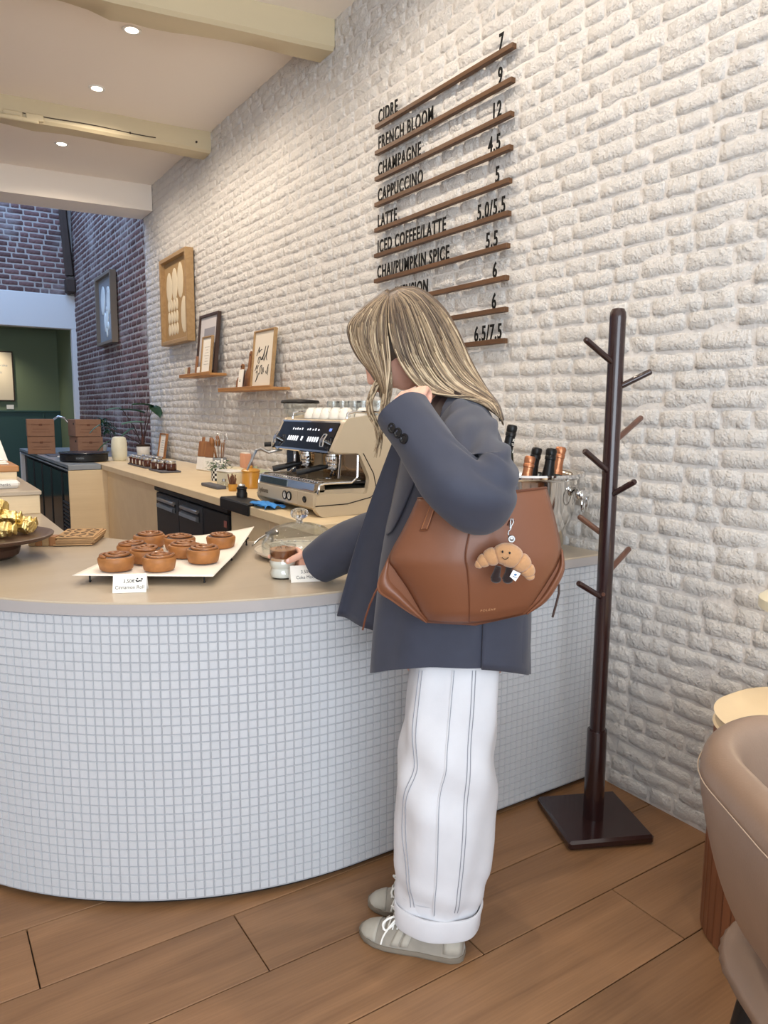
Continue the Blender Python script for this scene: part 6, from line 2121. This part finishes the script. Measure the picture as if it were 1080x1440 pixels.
for k in range(760):
    s = rh.random(); strand(hairA, s, rh.uniform(.93, 1.0), 1, rh.uniform(-.006, .006), rh.uniform(.0010, .0024), pick(s, 'A'), .05)
for k in range(220):
    s = rh.random(); strand(hairA, s, rh.uniform(.93, 1.0), -1, rh.uniform(-.006, .006), rh.uniform(.002, .0036), pick(s, 'A'), .05)
for k in range(420):
    s = rh.random() ** 1.1; strand(hairB, s, rh.uniform(.85, 1.0) if s < .62 else rh.uniform(.8, .95), 1, rh.uniform(-.006, .006), rh.uniform(.0010, .0022), pick(s, 'B'), .06)
for k in range(90):
    s = rh.random(); strand(hairB, s, rh.uniform(.8, 1.0) if s < .6 else rh.uniform(.75, .9), -1, rh.uniform(-.006, .006), rh.uniform(.0015, .003), pick(s, 'B'), .06)
# loose front tendrils curling under the chin
for k in range(26):
    j_ = rh.uniform(-5, 5)
    c = [(533 + j_ * .5, 515), (534 + j_, 532), (526 + j_, 548), (519.5 + j_ * .8, 566), (522 + j_, 584), (530 + j_ * .8, 600), (534 + j_ * .8, 618 + rh.uniform(-10, 8)), (530 + j_, 640 + rh.uniform(-25, 4))]
    P = [uvz(x, y, VH - .045 + rh.uniform(-.012, .012)) for x, y in [(p[0], p[1]) for p in spline([(x, y, 0) for x, y in c], 24)]]
    tone[rh.choice([1, 2, 3, 3])].tube(P, [.0018 if i < 18 else .0018 * (24 - i) / 6.5 for i in range(24)], 4)
for k in range(30):
    j_ = rh.uniform(-6, 5)
    c = [(545 + j_ * .4, 500), (548 + j_ * .5, 525), (546 + j_, 548), (541 + j_, 572), (537 + j_ * .8, 592), (541 + j_, 610 + rh.uniform(-16, 6))]
    P = [uvz(x, y, VH - .07 + rh.uniform(-.012, .012)) for x, y in [(p[0], p[1]) for p in spline([(x, y, 0) for x, y in c], 20)]]
    tone[rh.choice([1, 2, 2, 3])].tube(P, [.0019 if i < 15 else .0019 * (20 - i) / 5.5 for i in range(20)], 4)
for q, tb_ in enumerate(tone):
    uvpart('strands', tb_, HT[q], hair, angle=0, kind='stuff')

# ================================================================ HANDBAG
M_lea = mat('cognac_leather', (122, 76, 52), .45, noise=.05, nscale=7, bump=.14, bscale=260, bdist=.0008, coat=.08)
M_strap = mat('dark_strap_leather', (44, 32, 30), .35)
M_lead = mat('leather_edge', (96, 52, 30), .5)
bg = thing('handbag', 'large smooth cognac brown leather tote hanging from the shoulder', 'bag', tuple(Vector(atv(668, 878, 1.53))), YAW)
LB = [(0, (588, 701)), (.2, (571, 738)), (.42, (548, 783)), (.55, (557, 803)), (.7, (572, 825)), (.85, (586, 849)), (1, (599, 873))]
RB = [(0, (768, 686)), (.2, (778, 722)), (.42, (788, 768)), (.55, (784, 792)), (.7, (771, 815)), (.85, (756, 838)), (1, (739, 862))]
LBs = spline([(p[0], p[1], 0) for _, p in LB], 61); RBs = spline([(p[0], p[1], 0) for _, p in RB], 61)


def bag_front(s, t, off=0.0):
    i = min(int(t * 60), 59); f = t * 60 - i
    a = LBs[i] * (1 - f) + LBs[i + 1] * f; b = RBs[i] * (1 - f) + RBs[i + 1] * f
    px = a[0] + (b[0] - a[0]) * s; py = a[1] + (b[1] - a[1]) * s + sin(pi * s) * (8 * t ** 2 + 2 * (1 - t))
    bul = sin(pi * s) ** .55
    v = 1.525 - bul * (.040 + .045 * sin(pi * min(1, .15 + .85 * t)) ** .8) + .014 * smooth01((t - .9) / .1) - .006 * sin(2 * pi * s) * t
    return uvz(px, py, v - off)


uvpart('front_panel', MB().sheet(bag_front, 48, 40), M_lea, bg, angle=0, solid=.003)
out_ = [(588, 702), (566, 745), (546, 782), (530, 827), (548, 842), (575, 861), (600, 876), (669, 880), (740, 864), (768, 846), (786, 819), (793, 797), (790, 773), (780, 728), (768, 688)]
cen = (668, 790)
rings = []
for v, sc in ((1.602, .93), (1.597, .985), (1.58, 1.0), (1.545, 1.0), (1.528, .985), (1.524, .93)):
    rings.append([uvz(cen[0] + (x - cen[0]) * sc, cen[1] + (y - cen[1]) * sc, v) for x, y in out_])
uvpart('bag_body', MB().loft(rings), M_lea, bg, angle=50)
for nm, cr_l, ed in (('left', [(548, 784), (558, 806), (573, 828), (587, 851), (599, 874)], [(546, 784), (530, 827), (552, 846), (577, 863), (600, 876)]), ('right', [(788, 770), (784, 793), (771, 816), (756, 839), (740, 863)], [(791, 774), (794, 798), (786, 820), (768, 846), (741, 864)])):
    c1 = spline([(x, y, 0) for x, y in cr_l], 21); c2 = spline([(x, y, 0) for x, y in ed], 21)
    def gus(s, t, c1=c1, c2=c2):
        i = min(int(t * 20), 19); f = t * 20 - i
        a = c1[i] * (1 - f) + c1[i + 1] * f; b = c2[i] * (1 - f) + c2[i + 1] * f
        p = a * (1 - s) + b * s
        return uvz(p[0], p[1], 1.532 - .004 * s - .034 * sin(pi * min(1, s * 1.1)) * sin(pi * t) ** .7 * s + .012 * (1 - s) * sin(pi * t))
    uvpart('gusset_fold', MB().sheet(gus, 14, 20), M_lea, bg, angle=0, solid=.003)
fp = bg.children[0]
uvpart('centre_seam', MB().tube([bag_front(.445 - .012 * t, t, .0022) for t in np.linspace(0.02, .995, 30)], .0014, 5), M_lead, fp)
uvpart('centre_seam', MB().tube([bag_front(.452 - .012 * t, t, .0022) for t in np.linspace(0.02, .995, 30)], .0011, 5), M_lea, fp)
uvpart('top_edge', MB().tube([bag_front(s, .0, .001) for s in np.linspace(0, 1, 40)], .0028, 6), M_lead, fp)
for s0 in (.115,):
    uvpart('strap_tab', MB().sheet(lambda a, b, s0=s0: bag_front(s0 + .045 * a, .005 + .20 * b, .0045), 5, 10), M_lea, fp, angle=0, solid=.003)
    uvpart('tab_stitching', MB().tube([bag_front(s0 + x, y, .0068) for x, y in ((.005, .01), (.005, .195), (.040, .195), (.040, .01))], .0008, 4), mat('tan_thread', (176, 116, 76), .7), fp)
    uvpart('tab_stitching', MB().tube([bag_front(s0 + .004 + .037 * q, .197, .0066) for q in (0, .5, 1)], .0016, 5), M_lead, fp)
vs, fs = text_mesh('POLÈNE', .0075, .0001, 1.0, 'CENTER', space=1.35)
cM = Vector(bag_front(.60, .905, .0028)); dx_ = (Vector(bag_front(.62, .905, .0028)) - cM).normalized(); dy_ = (Vector(bag_front(.60, .88, .0028)) - cM).normalized()
nz_ = dx_.cross(dy_)
mt = Matrix(((dx_.x, dy_.x, nz_.x, cM.x), (dx_.y, dy_.y, nz_.y, cM.y), (dx_.z, dy_.z, nz_.z, cM.z), (0, 0, 0, 1)))
uvpart('stamped_lettering', MB().add(vs, fs, None, mt), mat('gold_stamp', (196, 150, 110), .4), fp, smooth=False)


def strap(pts, nm='strap'):
    P = [Vector(uvz(*p)) for p in pts]
    P = [Vector(p) for p in spline([tuple(p) for p in P], 40)]
    rings = []
    for i, p in enumerate(P):
        d = (P[min(i + 1, 39)] - P[max(i - 1, 0)]).normalized()
        nrm = Vector((0, -1, 0.25)); nrm = (nrm - d * nrm.dot(d)).normalized(); w = d.cross(nrm)
        rings.append([tuple(p + w * (a * .0075) + nrm * (b * .0025)) for a, b in ((-1, -1), (1, -1), (1, 1), (-1, 1))])
    uvpart(nm, MB().loft(rings), M_strap, bg, angle=30)


strap([(612, 706, 1.475), (613, 680, 1.50), (612, 640, 1.57), (612, 600, 1.60), (618, 572, 1.665), (632, 558, 1.70), (652, 568, 1.668), (668, 600, 1.655), (690, 690, 1.56)])
strap([(602, 706, 1.59), (606, 670, 1.595), (604, 630, 1.60), (606, 596, 1.61), (612, 568, 1.68), (628, 553, 1.71), (650, 562, 1.68), (672, 600, 1.67), (700, 692, 1.58)])
uvpart('cord', MB().tube([uvz(*p) for p in ((531, 827, 1.53), (527, 834, 1.525), (520, 850, 1.525), (514, 868, 1.53), (510, 886, 1.53))], .0022, 6), M_lead, bg)
uvpart('cord', MB().tube([uvz(*p) for p in ((786, 822, 1.53), (786, 834, 1.53), (782, 850, 1.53), (777, 868, 1.53))], .0026, 6), mat('dark_cord', (60, 40, 32), .6), bg)

# ---- plush croissant charm hanging on the bag
cvx = 1.400
M_clasp = mat('brushed_clasp', (150, 148, 146), .3, 1.0)
chm = thing('croissant_charm', 'smiling plush croissant charm hanging on the brown bag', 'bag charm', tuple(Vector(atv(711, 810, cvx))), YAW)
M_plush = mat('plush_tan', (184, 138, 96), .95, noise=.06, nscale=120, bump=.5, bscale=420, bdist=.002, sheen=.4)
M_boot = mat('plush_brown', (36, 20, 18), .95, bump=.4, bscale=380, bdist=.002, sheen=.3)
q2 = lambda x, y: (640 + x / 7.714, 720 + y / 7.714)
axis_ = [q2(*p) for p in ((222, 592), (262, 565), (330, 515), (415, 480), (545, 458), (660, 510), (730, 565), (785, 630), (808, 700), (806, 738))]
CP = [uvz(x, y, cvx - .004 * sin(pi * i / 9)) for i, (x, y) in enumerate(axis_)]
SP = spline(CP, 101)
RT = [(0, .010), (.10, .022), (.22, .036), (.36, .047), (.46, .0565), (.56, .052), (.70, .042), (.82, .032), (.93, .021), (1.0, .009)]
segs = [(0.0, .12), (.12, .23), (.23, .36), (.36, .585), (.585, .74), (.74, .87), (.87, 1.0)]
PXM = 7.714 * F_PX / 1.42
for a, b in segs:
    n = 12; pts = []; rad = []
    for i in range(n + 1):
        t = a + (b - a) * i / n
        p = SP[int(round(t * 100))]
        e = abs(2 * i / n - 1)
        pts.append(tuple(SP[min(100, int(t * 100))] * (1 - (t * 100 % 1)) + SP[min(100, int(t * 100) + 1)] * (t * 100 % 1)))
        rad.append(interp(RT, t) * .405 * (1.04 - .22 * e ** 3.5))
    uvpart('croissant_roll', MB().tube(pts, rad, 20, flat=.8), M_plush, chm, angle=0)
face_v = cvx - .0245
for x, y in ((515, 432), (593, 444)):
    uvpart('eye', MB().ball(uvz(*q2(x, y), face_v), (.0019, .0014, .0026), 12, 8), M_ink, chm)
uvpart('smile', MB().tube([uvz(*q2(x, y), face_v - .0005) for x, y in spline([(510, 488), (522, 505), (545, 513), (566, 506), (579, 488)], 14)[:]] if False else [uvz(*q2(p[0], p[1]), face_v - .0003) for p in spline([(510, 488, 0), (522, 505, 0), (545, 513, 0), (566, 506, 0), (579, 488, 0)], 14)], .0007, 5), M_ink, chm)
for xs in (((468, 590), (455, 650), (432, 710), (450, 740)), ((585, 600), (580, 660), (560, 715), (582, 742))):
    uvpart('leg', MB().tube([uvz(*q2(*p), cvx - .004) for p in xs], [.0058, .0072, .0092, .0085], 14).ball(uvz(*q2(xs[2][0] + 12, xs[2][1] + 20), cvx - .006), (.0105, .009, .0075), 14, 10), M_boot, chm, angle=0)
tg4 = [uvz(*q2(x, y), cvx - .018) for x, y in ((630, 628), (712, 668), (655, 752), (592, 700))]
tgo = uvpart('fabric_tag', MB().add(tg4, [(0, 1, 2, 3)]), M_white, chm, smooth=False, solid=.0008)
uvpart('tag_print', MB().ball(uvz(*q2(655, 680), cvx - .0189), (.0028, .0004, .0022), 10, 6).tube([uvz(*q2(622, 692), cvx - .0188), uvz(*q2(668, 716), cvx - .0188)], .0006, 4), mat('tag_blue', (70, 110, 150), .6), tgo, smooth=False)
uvpart('clip_ring', MB().tube([uvz(*q2(612 + 30 * cos(a), 292 + 30 * sin(a)), cvx - .012) for a in np.linspace(0, 2 * pi, 20)], .0022, 6).ball(uvz(*q2(612, 292), cvx - .012), (.0052, .002, .0052), 14, 8), M_clasp, chm)
uvpart('snap_hook', MB().tube([uvz(*q2(x, y), cvx - .006) for x, y in ((588, 262), (574, 235), (582, 205), (600, 190), (612, 150), (632, 110), (624, 72), (606, 70), (600, 110), (596, 180))], .0014, 6), M_clasp, chm)
uvpart('clip_loop', MB().tube([uvz(*q2(x, y), cvx + .002) for x, y in ((575, 150), (590, 110), (610, 85), (640, 100))], .003, 6), M_lead, chm)
